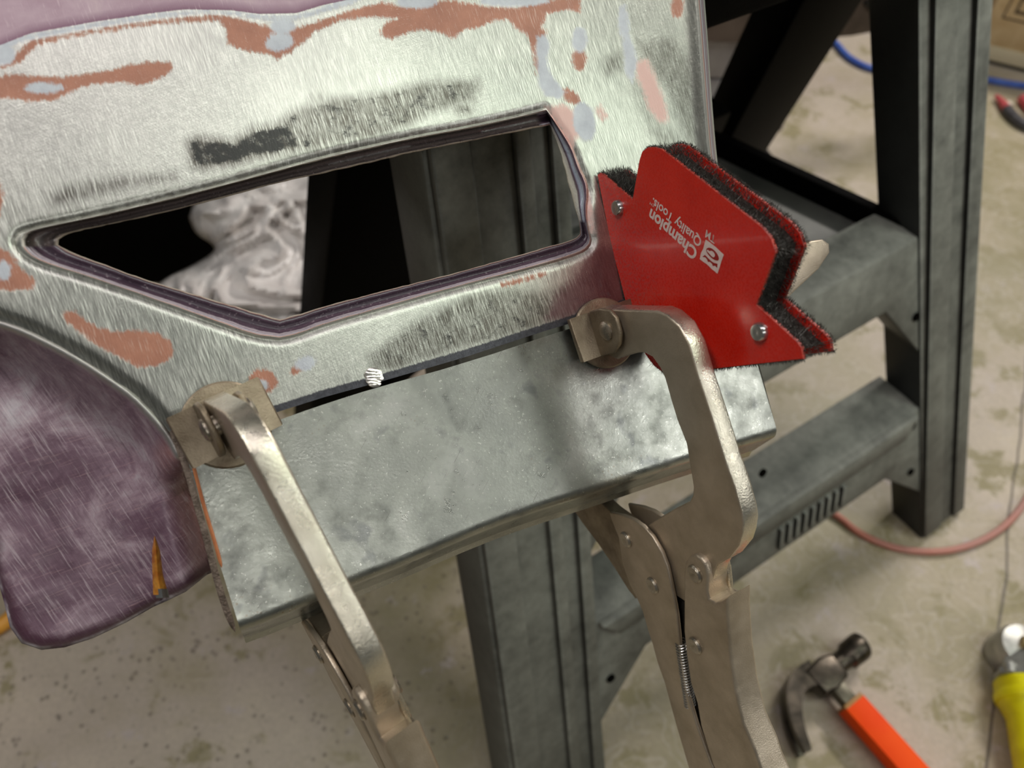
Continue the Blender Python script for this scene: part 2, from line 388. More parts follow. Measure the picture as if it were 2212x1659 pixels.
# dark bench end with a hook
bo = at_depth(1900, 60, 1.62); M_B = frame_matrix(bo, R, Yv, Zv)
bd_ = unit(R*.97+Yv*.23); bs_ = np.cross(Zv, bd_)
RUST = simple('brown_steel_plate', (58, 46, 40), (98, 84, 76), .55, .2, 12, .3, 200)
be = empty('steel_bench', 'dark brown steel bench end with a hanging hook beyond the sawhorse', 'bench', M_B)
def bpt(x, y): P = on_plane(x, y, bo, bs_); return float((P-bo)@bd_), float((P-bo)[2])
link('apron', prism('apron', [bpt(1440, 92), bpt(1660, 95), bpt(1840, 80), bpt(1925, 64), bpt(2120, 52), bpt(2120, -60), bpt(1440, -120)], lambda a, b, tt: bo+bd_*a+Zv*b+bs_*tt, 0, .03, .006), RUST, be, M_B)
link('slot_rim', tube('slot_rim', smooth_line([bo+bd_*a+Zv*b-bs_*.002 for a, b in [bpt(1868, 2), bpt(1885, 22), bpt(1905, 30), bpt(1935, 30)]], 2), .006, 8), DARKMETAL, be, M_B)
hp = smooth_line([bo+bd_*a+Zv*b+bs_*.05 for a, b in [bpt(1942, 55), bpt(1938, 75), bpt(1950, 92), bpt(1972, 98), bpt(1990, 80), bpt(1984, 55)]], 2)
link('hook_ring', tube('hook_ring', hp, .0075, 10), DARKMETAL, be, M_B)
link('hook_tip', tube('hook_tip', [bo+bd_*a+Zv*b+bs_*.05 for a, b in [bpt(1964, 96), bpt(1974, 114)]], .009, 8, rfn=lambda s: .011-.009*s), DARKMETAL, be, M_B)
lg = bo+bd_*bpt(1690, 60)[0]
link('bench_leg', box('bench_leg', np.array([lg[0], lg[1], FLOOR]), bd_, bs_, Zv, -.02, .02, .0, .03, 0, bo[2]-FLOOR-.005, .004), DARKMETAL, be, M_B)
link('bench_foot', box('bench_foot', np.array([lg[0], lg[1], FLOOR]), bd_, bs_, Zv, -.05, .05, -.06, .06, 0, .012, .004), DARKMETAL, be, M_B)
# black tote and plastic bag seen through the opening
tt0 = on_z(300, 600); M_T = frame_matrix(tt0, R, Yv, Zv)
tote = empty('storage_tote', 'black plastic tote on the floor, seen through the opening in the panel', 'tote', M_T)
link('bin', box('bin', tt0, R, Yv, Zv, -.17, .22, -.02, .5, 0, .26, .01), PLASTIC_BLACK_SHADE, tote, M_T)
link('lid', box('lid', tt0, R, Yv, Zv, -.19, .24, -.04, .52, .262, .285, .006), PLASTIC_BLACK_SHADE, tote, M_T)
t = NT('crumpled_polythene')
nn = t.noise(9, 5, .6, dist=1.2)
t.set(base=t.ramp(nn, [(.35, (214, 206, 202)), (.65, (248, 244, 240))]), rough=.22, trans=.12, normal=t.bump(t.noise(26, 3, .5, dist=2.), .3, .010))
bag_o = smooth_line([(410, 470), (425, 425), (500, 380), (680, 330), (760, 420), (740, 760), (520, 770), (330, 640), (350, 606), (420, 575), (468, 545), (462, 525), (425, 505), (410, 470)], 2)[:-1]
bv, bf = fill(bag_o, [], 5.5)
bs = -sdf(bv, bag_o)
def bagpt(p, s):
    P = on_z(p[0], p[1], FLOOR); k = min(1, s/45.)**.5; q = Vector((P[0], P[1], 0))
    w1 = Vector((noise.noise(q*6), noise.noise(q*6+Vector((5, 3, 1))), 0))*.12
    def rd(sc, off, st=1.): v = q+w1; return (1-abs(noise.noise(Vector((v[0]*sc*st+v[1]*sc*.5, v[1]*sc-v[0]*sc*.4, off))))*2.2)
    hh = k*(.07+.026*max(0, rd(7, 1, 1.6))**2+.008*max(0, rd(12, 4, 2.0))**2+.002*max(0, rd(26, 9, 1.5))**2)
    return on_z(p[0], p[1], FLOOR+.29+max(hh, .0005))
bag = link('plastic_bag', mesh('plastic_bag', [bagpt(p, max(s, 0)) for p, s in zip(bv, bs)], bf), t.m, angle=60)
tag(bag, 'crumpled clear white plastic bag on the black tote, seen through the opening', 'bag')
bag.modifiers.new('solid', 'SOLIDIFY').thickness = .002
# ------------------------------------------------------------ claw hammer on the floor
hc = on_z(1768, 1470)
hdir = unit(on_z(1985, 1700)-on_z(1775, 1480)); hdir[2] = 0; hdir = unit(hdir)
fdir = np.cross(Zv, hdir); fdir = fdir if (fdir@(on_z(1860, 1410)-hc)) > 0 else -fdir
fdir = unit(unit(on_z(1868, 1405)-hc)*.8+fdir*.2)
hz = hc+Zv*.022
M_H = frame_matrix(hc, hdir, fdir, Zv)
ham = empty('claw_hammer', 'claw hammer with dark steel head and orange handle on the concrete floor', 'hammer', M_H)
HEAD = simple('dark_hammer_steel', (52, 48, 42), (92, 84, 74), .33, .85, 60, .2, 500)
def hp_(a, b, c=0): return hz+hdir*a+fdir*b+Zv*c
link('poll', lathe('poll', hp_(0, .012), fdir, [(.012, 0), (.0115, .014), (.012, .022), (.0150, .026), (.0158, .046), (.0150, .050), (.0135, .0515)], 28), HEAD, ham, M_H)
link('head_body', prism('head_body', [(-.015, -.022), (.016, -.02), (.019, -.004), (.016, .016), (.010, .020), (-.012, .020), (-.017, .004)], lambda a, b, tt: hp_(a, b, tt), -.012, .013, .004, 3), HEAD, ham, M_H)
for sgn in (1, -1):
    cl = [(-.008, -.012, .0), (-.012, -.030, .0), (-.006, -.048, .002), (.010, -.064, .004), (.028, -.075, .006), (.046, -.082, .007)]
    pts = smooth_line([hp_(a, b, sgn*(c+.0045)) for a, b, c in cl], 2); V = []; Fc = []
    for i, p in enumerate(pts):
        s = i/(len(pts)-1); tdir = unit(pts[min(i+1, len(pts)-1)]-pts[max(i-1, 0)]); sd = np.cross(Zv, tdir)
        wd = .017*(1-s)+.006; th = .0125*(1-s)+.008*s
        for (u_, v_) in ((-wd, -th), (wd, -th), (wd, th), (-wd, th)): V.append(p+sd*u_*.6+Zv*v_*.55)
    m = len(pts)
    for i in range(m-1):
        for k in range(4): Fc.append((i*4+k, i*4+(k+1) % 4, (i+1)*4+(k+1) % 4, (i+1)*4+k))
    Fc += [(3, 2, 1, 0), tuple((m-1)*4+k for k in range(4))]
    link('claw', mesh('claw', V, Fc), HEAD, ham, M_H)
link('neck', box('neck', hz, hdir, fdir, Zv, .014, .046, -.0085, .0085, -.009, .009, .003), simple('neck_steel', (86, 82, 68), (110, 104, 88), .4, .5, 60), ham, M_H)
ham.scale = (1.2, 1.2, 1.2)
ORANGE = simple('orange_fibreglass', (250, 70, 0), (255, 84, 4), .6, 0, 20, spec=.2)
link('handle', box('handle', hz, hdir, fdir, Zv, .038, .30, -.0150, .0150, -.0125, .0125, .0045), ORANGE, ham, M_H)
link('handle_collar', box('handle_collar', hz, hdir, fdir, Zv, .035, .040, -.0135, .0135, -.0115, .0115, .001), simple('tan_collar', (168, 120, 60), None, .5), ham, M_H)
# ------------------------------------------------------------ yellow tool at the lower right corner
yc = on_z(2175, 1600); yd = unit(on_z(2150, 1430)-yc); yd[2] = 0; yd = unit(yd); ys = np.cross(yd, Zv)
M_Y = frame_matrix(yc, yd, ys, Zv)
yl = empty('angle_grinder', 'yellow bodied angle grinder with grey metal gear head at the lower right corner', 'grinder', M_Y)
YEL = simple('stained_yellow_plastic', (214, 202, 0), (240, 232, 10), .45, 0, 40, .2, 300)
CAST = simple('cast_alloy', (150, 150, 146), (190, 190, 184), .4, .7, 60, .3, 400)
ya = yc+Zv*.036-ys*-.018
yprof = [(.030, -.16), (.031, -.02), (.031, .02), (.037, .035), (.040, .052), (.040, .066), (.037, .070)]
link('body', lathe('body', ya, yd, yprof, 32), YEL, yl, M_Y)
link('seam_band', lathe('seam_band', ya, yd, [(.0405, .040), (.0418, .044), (.0418, .050), (.0405, .053)], 32), YEL, yl, M_Y)
link('flange', lathe('flange', ya, yd, [(.040, .070), (.042, .071), (.042, .078), (.038, .080), (.030, .095), (.022, .110)], 6), CAST, yl, M_Y)
link('gear_cap', lathe('gear_cap', ya+yd*.118-Zv*.03, Zv, [(.034, 0), (.034, .030), (.030, .042), (.012, .046)], 26), CAST, yl, M_Y)
link('spindle_nut', lathe('spindle_nut', ya+yd*.118+Zv*.016, Zv, [(.012, 0), (.012, .009), (.010, .011)], 6), simple('brass_nut', (196, 172, 120), None, .35, .7), yl, M_Y)
for sx, sz in ((-.029, .022), (.003, .038), (.026, .024)):
    link('screw_boss', lathe('screw_boss', ya+yd*.076+ys*sx+Zv*(sz-.004), yd, [(.0075, -.004), (.0075, .008), (.005, .010)], 16), CAST, yl, M_Y)

# ============================================================ WORKPIECE: old sheet metal panel
def arr(*a): return [tuple(p) for p in a]
curveC = [(-120, 660), (0, 690), (60, 712), (120, 742), (180, 775), (240, 815), (290, 850), (330, 890), (360, 925), (380, 955), (392, 978)]
face_outer = smooth_line([(-140, 660), (0, 690), (60, 712), (120, 742), (180, 775), (240, 815), (290, 850), (330, 890), (360, 925), (380, 955), (393, 978)], 1).tolist() \
    + [(470, 942), (590, 893), (700, 858), (810, 828), (900, 802), (1000, 773), (1100, 740), (1180, 714), (1240, 696), (1400, 650), (1560, 604), (1580, 596)] \
    + [(1566, 520), (1545, 430), (1529, 340), (1522, 250), (1514, 150), (1507, 60), (1500, -20), (1496, -140), (700, -140), (-140, -140)]
# opening: inner edge and outer start of the recessed lip, four matching sides
in_top = [(127, 529), (124, 519), (136, 507), (190, 494), (253, 481), (316, 468), (475, 430), (600, 394), (700, 374), (800, 351), (900, 327), (1000, 307), (1100, 288), (1188, 270)]
in_right = [(1188, 270), (1207, 315), (1225, 384), (1241, 446), (1254, 490), (1253, 506)]
in_bot = [(1253, 506), (1244, 516), (1206, 527), (1105, 556), (987, 589), (835, 627), (700, 662), (605, 691)]
in_left = [(605, 691), (506, 662), (411, 633), (316, 605), (222, 570), (158, 548), (127, 529)]
out_top = [(47, 530), (44, 514), (55, 500), (110, 487), (190, 471), (316, 442), (475, 402), (600, 368), (700, 341), (800, 318), (900, 296), (1000, 278), (1100, 257), (1180, 237)]
out_right = [(1180, 237), (1194, 256), (1216, 290), (1235, 321), (1248, 362), (1264, 393), (1268, 424), (1264, 453), (1269, 493), (1275, 515)]
out_bot = [(1275, 515), (1272, 530), (1252, 546), (1139, 579), (990, 617), (835, 661), (700, 699), (640, 722), (603, 729)]
out_left = [(603, 729), (554, 723), (475, 696), (380, 662), (253, 617), (158, 586), (95, 567), (63, 548), (47, 530)]
def loops(ns=(90, 30, 60, 60)):
    I = []; O = []
    for a, b, n in zip((in_top, in_right, in_bot, in_left), (out_top, out_right, out_bot, out_left), ns):
        I.append(resample(smooth_line(a, 2), n)[:-1]); O.append(resample(smooth_line(b, 2), n)[:-1])
    return np.vstack(I), np.vstack(O)
LI, LO = loops()
nl = len(LI)
edge_noise = np.array([noise.noise(Vector((p[0]*.05, p[1]*.05, 0))) for p in LI])
OUTL = LO+(LO-LI)*.16            # where the flat sheet begins
panel = empty('body_panel', 'old sheet metal body panel sanded to bare steel, with a recessed slanted opening', 'panel', M_PANEL)

primer_polys = [
 [(-60,150),(0,145),(68,88),(203,64),(338,44),(440,34),(473,32),(507,38),(557,51),(594,64),(640,62),(700,42),(760,22),(830,4),(860,14),(882,14),(963,0),(1004,7),(1054,14),(1119,17),(1139,7),(1254,-10),(1254,27),(1227,20),(1180,30),(1166,68),(1160,105),(1166,150),(1160,160),(1152,115),(1139,74),(1115,61),(1098,41),(1065,44),(1038,57),(1004,64),(980,81),(943,68),(916,64),(889,68),(845,84),(822,74),(825,54),(862,40),(800,36),(740,42),(700,58),(675,70),(662,86),(625,113),(601,127),(574,115),(523,108),(493,95),(486,57),(473,44),(338,51),(270,62),(169,76),(78,98),(44,135),(0,148),(-60,160)],
 [(-60,165),(0,169),(20,159),(68,165),(142,167),(189,159),(243,152),(270,142),(321,135),(371,135),(375,149),(354,165),(324,179),(294,184),(263,176),(203,181),(169,191),(142,203),(118,216),(68,219),(20,211),(-60,216)],
 [(-60,380),(0,390),(6,420),(0,470),(-60,480)],
 [(-60,520),(0,537),(20,544),(40,574),(78,608),(68,625),(34,628),(-60,625)],
 [(135,675),(162,669),(182,689),(209,706),(243,716),(290,713),(338,719),(368,736),(375,757),(368,777),(344,790),(304,794),(277,784),(250,767),(216,750),(189,730),(162,709),(142,696)],
 ell(568,824,31,26,10), ell(641,800,14,8,-20), ell(1252,128,14,26), ell(1463,14,13,24),
 [(1080,612),(1130,600),(1180,588),(1182,592),(1140,606),(1085,620)], ell(1232,208,26,12,35),
 [(1160,60),(1180,66),(1178,90),(1166,160),(1158,150)],
]
pink_polys = [[(1178,234),(1215,226),(1240,240),(1264,262),(1260,290),(1240,300),(1236,335),(1226,318),(1208,275)],
 [(1372,135),(1398,128),(1412,160),(1428,200),(1440,240),(1440,262),(1424,262),(1402,235),(1390,195),(1378,170)],
 [(1240,372),(1262,400),(1278,460),(1284,500),(1274,500),(1262,440)],[(1296,228),(1310,250),(1302,260),(1290,240)]]
blue_polys = [[(-60,110),(0,120),(28,96),(66,84),(203,58),(338,38),(440,27),(500,31),(560,40),(600,46),(625,44),(660,36),(700,26),(760,8),(790,-8),(770,-12),(720,8),(680,22),(640,33),(600,35),(550,32),(500,25),(440,22),(338,30),(203,50),(66,74),(20,86),(-60,100)],
 ell(8,118,26,22), ell(610,58,26,16), ell(604,90,30,20,-10), ell(95,190,42,12), ell(8,585,15,22),
 [(1160,80),(1180,75),(1187,95),(1180,130),(1186,152),(1200,175),(1222,200),(1212,214),(1180,206),(1165,185),(1162,150),(1158,110)],
 ell(1252,86,16,28), ell(1345,45,9,34), ell(1262,262,24,42,-10), ell(566,832,13,12), ell(660,785,22,15,-15), ell(900,4,45,14), ell(1110,2,75,12), [(1352,10),(1362,80),(1376,130),(1366,180),(1352,160),(1345,100)],
 [(1235,330),(1250,360),(1262,400),(1268,440),(1258,440),(1244,400),(1232,360)]]
purple_polys = [[(-160,-160),(830,-160),(790,-8),(700,10),(640,28),(560,30),(500,22),(400,20),(338,27),(203,47),(66,72),(0,98),(-160,110)],
 [(1330,560),(1300,600),(1240,660),(1240,700),(1400,720),(1420,600),(1360,540)]]
magnet_refl = [[(1275,540),(1310,530),(1370,560),(1400,660),(1380,720),(1240,700),(1180,690),(1200,640),(1240,600)]]  # red magnet's reflection in the steel, painted as a dull tint
stain_polys = [([(402,304),(422,294),(473,300),(506,304),(540,277),(567,270),(625,267),(641,287),(658,314),(641,331),(557,341),(506,358),(439,368),(412,361)],1.25),
 ([(560,290),(630,240),(700,216),(835,197),(903,176),(1021,172),(1040,189),(1026,218),(936,243),(903,263),(835,294),(700,320),(640,332)],.92),
 (ell(690,215,22,12),.6),(ell(826,265,22,16),1.0),(ell(1000,236,20,16),.9),(ell(936,215,10,26),.8),(ell(1030,190,8,18),.8),
 ([(107,420),(170,395),(250,382),(380,372),(385,388),(300,402),(230,420),(160,436),(112,446)],.8),
 ([(795,770),(842,733),(889,699),(930,679),(1004,640),(1050,628),(1105,625),(1173,632),(1240,611),(1300,545),(1341,669),(1230,689),(1071,736),(936,773),(852,804),(801,794)],.88),
 ([(1375,90),(1450,82),(1492,130),(1500,200),(1500,330),(1470,260),(1440,190),(1390,130)],.75),([(1300,130),(1340,110),(1342,150),(1310,165)],.8),
 ([(-10,445),(60,440),(50,470),(-10,480)],.2),([(1270,560),(1330,540),(1350,600),(1290,610)],.5),([(1360,160),(1400,200),(1420,260),(1460,300),(1420,320),(1380,230)],.5)]
gv, gf = fill(face_outer, [OUTL.tolist()], 6.5)
P2 = gv
def union(polys, P): return np.max([-sdf(P, q) for q in polys], axis=0)
seamline = [(592, 890), (700, 855), (810, 825), (1000, 770), (1240, 693), (1580, 590)]
def face_h(P):
    # gentle crown, roll down at the opening and along the curved left edge
    d1 = dline(P, curveC); d2 = np.abs(sdf(P, OUTL.tolist()))
    d3 = dline(P, [(1580, 596), (1545, 430), (1529, 340), (1514, 150), (1500, -20), (1496, -140)])
    return -.0035*np.exp(-(d1/16)**2) - .0012*np.exp(-(d2/7)**2)-.003*np.exp(-(d3/12)**2)
hh = face_h(P2)
me = mesh('face_sheet', [PP(p[0], p[1], h) for p, h in zip(P2, hh)], gf)
def put_attr(me, name, vals):
    a = me.attributes.new(name, 'FLOAT', 'POINT'); a.data.foreach_set('value', np.ascontiguousarray(vals, dtype=np.float32))
put_attr(me, 'primer', np.clip(union(primer_polys, P2), -40, 40))
put_attr(me, 'pink', np.clip(union(pink_polys, P2), -40, 40))
put_attr(me, 'blue', np.clip(union(blue_polys, P2), -40, 40))
put_attr(me, 'purple', np.clip(union(purple_polys[:1], P2), -60, 90))
put_attr(me, 'magnetrefl', np.clip(union(magnet_refl, P2), -60, 60))
st = np.zeros(len(P2))
for poly, wgt in stain_polys:
    s_ = 12. if wgt < 1 else 15.
    st = np.maximum(st, wgt*np.clip(.5+(-sdf(P2, poly))/(2*s_), 0, 1))
put_attr(me, 'stain', st)
sd_ = dline(P2, seamline); put_attr(me, 'seam', np.clip(13-sd_, -20, 20))
dO = np.abs(sdf(P2, OUTL.tolist())); put_attr(me, 'rim', np.exp(-(dO/16.)**2)*(P2[:, 1] < 540))
put_attr(me, 'swirl', np.clip((P2[:, 0]-200)/900, 0, 1)*np.clip((330-P2[:, 1])/200, 0, 1))

def brushed(t):
    """several directions of fine sanding scratches"""
    a = t.streak(1900, 105, -14); a2 = t.streak(1500, 90, -24)
    b = t.streak(2000, 140, 62); c = t.streak(2200, 160, -60)
    curl = t.noise(900, 3, .6, dist=1.6)
    sel = t.maprange(t.noise(12, 3), .42, .60)
    low = t.mixf(.5, a, a2)
    return t.mixf(t.math('MULTIPLY', sel, .8), low, t.mixf(.5, t.mixf(.5, b, c), curl)), low
t = NT('sanded_panel')
scr, dirn = brushed(t)
fn_ = t.noise(420, 5, .75); fb = t.streak(900, 110, -14, 3)
wob = t.math('MULTIPLY', t.math('SUBTRACT', t.math('ADD', t.math('MULTIPLY', fn_, .5), t.math('MULTIPLY', fb, .5)), .5), 44)
def mask(name, amp=1., w=1.5, bias=0.):
    return t.maprange(t.math('ADD', t.math('ADD', t.attr(name), bias), t.math('MULTIPLY', wob, amp)), -w, w, smooth=True)
big = t.noise(16, 4)
steel = t.ramp(big, [(.3, (160, 160, 154)), (.7, (190, 190, 182))])
steel = t.mix(t.maprange(scr, .48, .70, 0, .62), steel, lin((250, 250, 240)))
steel = t.mix(t.maprange(scr, .50, .32, 0, .35), steel, lin((112, 110, 104)))
stn = t.math('MULTIPLY', t.attr('stain'), t.maprange(t.noise(70, 5, .7), .3, .6, .7, 1.05))
stn = t.math('MULTIPLY', stn, t.maprange(dirn, .40, .60, 1.15, .45))
stn = t.math('MULTIPLY', stn, t.maprange(scr, .55, .66, 1., .3))
heavy = t.maprange(t.math('ADD', t.attr('stain'), t.math('MULTIPLY', t.math('SUBTRACT', t.noise(150, 6, .8), .5), 1.9)), .95, 1.2)
col = t.mix(stn, steel, lin((86, 82, 76)))
col = t.mix(heavy, col, lin((48, 48, 46)))
col = t.mix(t.math('MULTIPLY', t.attr('rim'), t.maprange(t.noise(260, 4), .4, .6, .1, .7)), col, lin((110, 106, 98)))
pr = mask('primer', .9, 5); bl = mask('blue', .7, 5.); pk = mask('pink', 1., 9.); pu = mask('purple', .12, 1.5); pb = mask('magnetrefl', 1.6, 14)
pn = t.noise(55, 5, .7)
prc = t.ramp(pn, [(.3, (150, 100, 80)), (.7, (176, 122, 98))])
prc = t.mix(t.maprange(scr, .54, .70, 0, .6), prc, lin((224, 206, 190)))
col = t.mix(t.math('MULTIPLY', pb, .7), col, lin((128, 104, 108)))
col = t.mix(pr, col, prc)
col = t.mix(pk, col, lin((212, 176, 166)))
col = t.mix(bl, col, t.ramp(pn, [(.3, (168, 172, 180)), (.7, (198, 204, 208))]))
pedge = t.maprange(t.attr('purple'), 0, 22, 0, 1)
puc = t.mix(pedge, lin((120, 84, 104)), t.ramp(t.noise(22, 5, .65, dist=.6), [(.3, (146, 116, 130)), (.55, (174, 150, 160)), (.72, (186, 166, 168))]))
puc = t.mix(t.maprange(dirn, .58, .7, 0, .5), puc, lin((214, 196, 200)))
col = t.mix(pu, col, puc)
sm = t.maprange(t.math('ADD', t.attr('seam'), t.math('MULTIPLY', wob, .3)), -1.5, 1.5)
col = t.mix(sm, col, t.ramp(fn_, [(.3, (46, 47, 52)), (.7, (78, 78, 84))]))
paint = t.math('MAXIMUM', t.math('MAXIMUM', pr, bl), t.math('MAXIMUM', pu, pk))
metal = t.math('SUBTRACT', .95, t.math('MULTIPLY', paint, .85)); metal = t.math('SUBTRACT', metal, t.math('MULTIPLY', heavy, .4))
metal = t.math('MAXIMUM', t.math('SUBTRACT', metal, t.math('MULTIPLY', sm, .5)), 0)
bh = t.bump(scr, .35, .0005); bh = t.bump(t.math('MULTIPLY', paint, 1.), .15, .0004, bh)
t.set(base=col, metal=metal, rough=t.mixf(paint, t.maprange(scr, .3, .7, .28, .42), .45), normal=bh, aniso=.0)
PANEL_M = t.m
face = link('face_sheet', me, PANEL_M, panel, M_PANEL, angle=60)

# recessed lip around the opening
prof = [(1.16, 0.0, -.0012), (1.08, .02, -.0004), (1.0, .08, .0002), (.93, .14, -.0010), (.84, .22, -.0034), (.70, .34, -.0058), (.50, .5, -.0066), (.32, .64, -.0060), (.16, .78, -.0046), (.05, .9, -.0040), (0., .95, -.0044), (-.01, .98, -.0056), (-.008, 1., -.0075)]
V = []; at = []; side = []; along = []
for k, (w_, a_, h_) in enumerate(prof):
    for i in range(nl):
        jit = edge_noise[i]*.05 if w_ < .1 else 0
        p = LI[i]+(LO[i]-LI[i])*(w_+jit*(1 if w_ < .1 else 0))
        hsh = h_ if k else face_h(OUTL[i:i+1])[0]
        V.append(PP(p[0], p[1], hsh)); at.append(w_)
        side.append(0 if i < 88 else (2 if 90 < i < 115 else 1))
        along.append(i/nl)
Fc = []
for k in range(len(prof)-1):
    for i in range(nl):
        j = (i+1) % nl; Fc.append((k*nl+i, (k+1)*nl+i, (k+1)*nl+j, k*nl+j))
me = mesh('opening_lip', V, Fc); put_attr(me, 'across', np.array(at)); put_attr(me, 'side', np.array(side))
t = NT('lip_paint_layers')
nn = t.noise(170, 4, .6); na = t.noise(60, 5, .65)
ac = t.math('ADD', t.attr('across'), t.math('MULTIPLY', t.math('SUBTRACT', na, .5), .22))
pl_ = (58, 44, 56); pl2 = (84, 66, 78)
lay = t.ramp(ac, [(0., (176, 166, 150)), (.05, (150, 120, 112)), (.10, (84, 62, 76)), (.16, (186, 190, 192)), (.19, (104, 84, 98)), (.30, pl_), (.56, pl_), (.68, pl2), (.76, (60, 44, 58)), (.84, (190, 180, 186)), (.865, (104, 80, 98)), (.91, (206, 206, 210)), (.935, (110, 84, 104)), (.96, (214, 210, 212)), (.98, (190, 130, 104)), (1.04, (176, 124, 100)), (1.07, (190, 190, 184))][:17])
top = t.ramp(ac, [(0., (160, 150, 134)), (.08, (120, 108, 98)), (.15, (48, 42, 42)), (.30, (96, 84, 82)), (.48, (70, 60, 60)), (.66, (104, 92, 88)), (.80, (70, 62, 58)), (.90, (60, 56, 50)), (.96, (216, 212, 200)), (1.02, (226, 224, 214)), (1.07, (84, 80, 72)), (1.13, (190, 190, 182))])
sd = t.attr('side')
col = t.mix(t.maprange(sd, .1, .9), top, lay)
rgt = t.ramp(ac, [(0., (182, 176, 160)), (.34, (206, 202, 188)), (.42, (96, 84, 84)), (.50, (104, 84, 98)), (.56, (150, 156, 170)), (.78, (178, 188, 198)), (.86, (112, 84, 108)), (.95, (86, 62, 82)), (1.02, (196, 160, 168)), (1.1, (214, 178, 172))])
col = t.mix(t.maprange(sd, 1.1, 1.9), col, rgt)
spk = t.maprange(t.noise(900, 3), .62, .70, 0, .6)
col = t.mix(spk, col, lin((150, 136, 142)))
met = t.maprange(ac, 1.0, 1.06, .1, .85)
t.set(base=col, rough=t.maprange(nn, .35, .65, .22, .48), metal=met, normal=t.bump(t.math('ADD', t.math('MULTIPLY', nn, .5), t.math('MULTIPLY', t.noise(700, 3), .5)), .35, .0008))
link('opening_lip', me, t.m, panel, M_PANEL, angle=60)

# folded right edge with exposed paint layers
re = resample(smooth_line([(1496, -140), (1500, -20), (1507, 60), (1514, 150), (1522, 250), (1529, 340), (1545, 430), (1566, 520), (1580, 596)], 2), 70)
ed = resample(smooth_line([(1516, -140), (1520, -20), (1527, 60), (1533, 150), (1540, 250), (1548, 340), (1560, 430), (1580, 520), (1594, 600)], 2), 70)
pf = [(0, -.003, 0), (.15, -.0032, .1), (.35, -.0040, .25), (.55, -.0056, .45), (.75, -.0082, .62), (.9, -.012, .8), (1., -.017, .92), (1.0, -.022, 1)]
V = []; at = []
for w_, h_, a_ in pf:
    for a, b in zip(re, ed):
        p = a+(b-a)*w_; V.append(PP(p[0], p[1], h_)); at.append(a_)
Fc = [(k*70+i, k*70+i+1, (k+1)*70+i+1, (k+1)*70+i) for k in range(len(pf)-1) for i in range(69)]
me = mesh('folded_edge', V, Fc); put_attr(me, 'across', np.array(at))
t = NT('edge_paint_layers'); na = t.noise(1, 4, .6, t.mapping((120, 30, 100)))
ac = t.math('ADD', t.attr('across'), t.math('MULTIPLY', t.math('SUBTRACT', na, .5), .12))
t.set(base=t.ramp(ac, [(0, (206, 206, 200)), (.22, (226, 226, 216)), (.30, (176, 132, 112)), (.36, (120, 92, 104)), (.46, (186, 190, 192)), (.56, (104, 84, 96)), (.64, (180, 172, 176)), (.7, (86, 66, 78)), (.84, (190, 196, 186)), (1, (150, 150, 140))]), metal=t.maprange(ac, .2, .3, .9, .25), rough=.35, normal=t.bump(t.noise(500, 3), .3, .0006))
link('folded_edge', me, t.m, panel, M_PANEL, angle=70)

# purple flank that bends down at the left
wing = smooth_line([(392, 978), (400, 1030), (415, 1090), (430, 1150), (442, 1200), (453, 1235)], 1).tolist() + [(440, 1240), (400, 1272), (366, 1293), (330, 1306), (270, 1340), (200, 1373), (140, 1392), (92, 1397), (52, 1384), (28, 1350), (12, 1300), (0, 1240), (-40, 1100), (-90, 900), (-140, 660)] + smooth_line(curveC, 1).tolist()[1:-1]
wv, wf = fill(wing, [], 7)
d1 = dline(wv, curveC); rl = [(392, 978), (415, 1090), (453, 1235)]; d2 = dline(wv, rl)
bl_ = [(453, 1235), (400, 1272), (330, 1306), (270, 1340), (200, 1373), (140, 1392), (92, 1397), (52, 1384), (28, 1350), (0, 1240), (-90, 900)]
d3 = dline(wv, bl_)
x = np.clip(d1/110, 0, 1); drop = .042*(1-np.exp(-(d1/62)**1.4)) + .006*np.exp(-((d1-70)/60)**2)*(1-np.exp(-d1/30))
ridge = .010*np.exp(-((d2-62)/46)**2)*np.clip((wv[:, 1]-960)/120, 0, 1)
dip = .006*np.exp(-(d2/18)**2)*np.clip((wv[:, 1]-980)/80, 0, 1)
lip = .0035*np.exp(-(d3/10)**2)
hh = -.0035 - drop + ridge - dip - lip
hh = hh + .0006*np.array([noise.noise(Vector((p[0]*.012, p[1]*.02, 3))) for p in wv])
V = [PP(p[0], p[1], h) for p, h in zip(wv, hh)]
me = mesh('purple_flank', V, wf); put_attr(me, 'edge', np.clip(d3, 0, 80)); put_attr(me, 'rr', d2); put_attr(me, 'fromtop', d1)
t = NT('sanded_purple_paint')
s1 = t.streak(1300, 60, -32, 3); s2 = t.streak(1400, 70, 70, 3)
bg = t.noise(26, 6, .7, dist=.5)
col = t.ramp(bg, [(.30, (88, 62, 76)), (.45, (118, 92, 106)), (.56, (156, 134, 144)), (.68, (182, 172, 178))])
col = t.mix(t.math('MULTIPLY', t.maprange(t.attr('rr'), 62, 8), t.maprange(t.noise(30, 4), .35, .6, .3, 1)), col, lin((168, 124, 118)))
col = t.mix(t.math('MULTIPLY', t.maprange(s1, .54, .72), .5), col, lin((206, 192, 196)))
col = t.mix(t.math('MULTIPLY', t.maprange(s2, .58, .74), .35), col, lin((196, 160, 160)))
col = t.mix(t.math('MULTIPLY', t.maprange(s1, .44, .30), .4), col, lin((74, 52, 64)))
e_ = t.math('ADD', t.attr('edge'), t.math('MULTIPLY', t.math('SUBTRACT', t.noise(40, 4), .5), 60))
col = t.mix(t.maprange(e_, 30, 14, 0, .85), col, lin((74, 44, 58)))
col = t.mix(t.maprange(t.attr('edge'), 9, 4), col, t.ramp(t.noise(90, 4), [(.35, (84, 58, 76)), (.6, (176, 168, 172))]))
col = t.mix(t.maprange(t.attr('fromtop'), 12, 5), col, lin((188, 184, 180)))
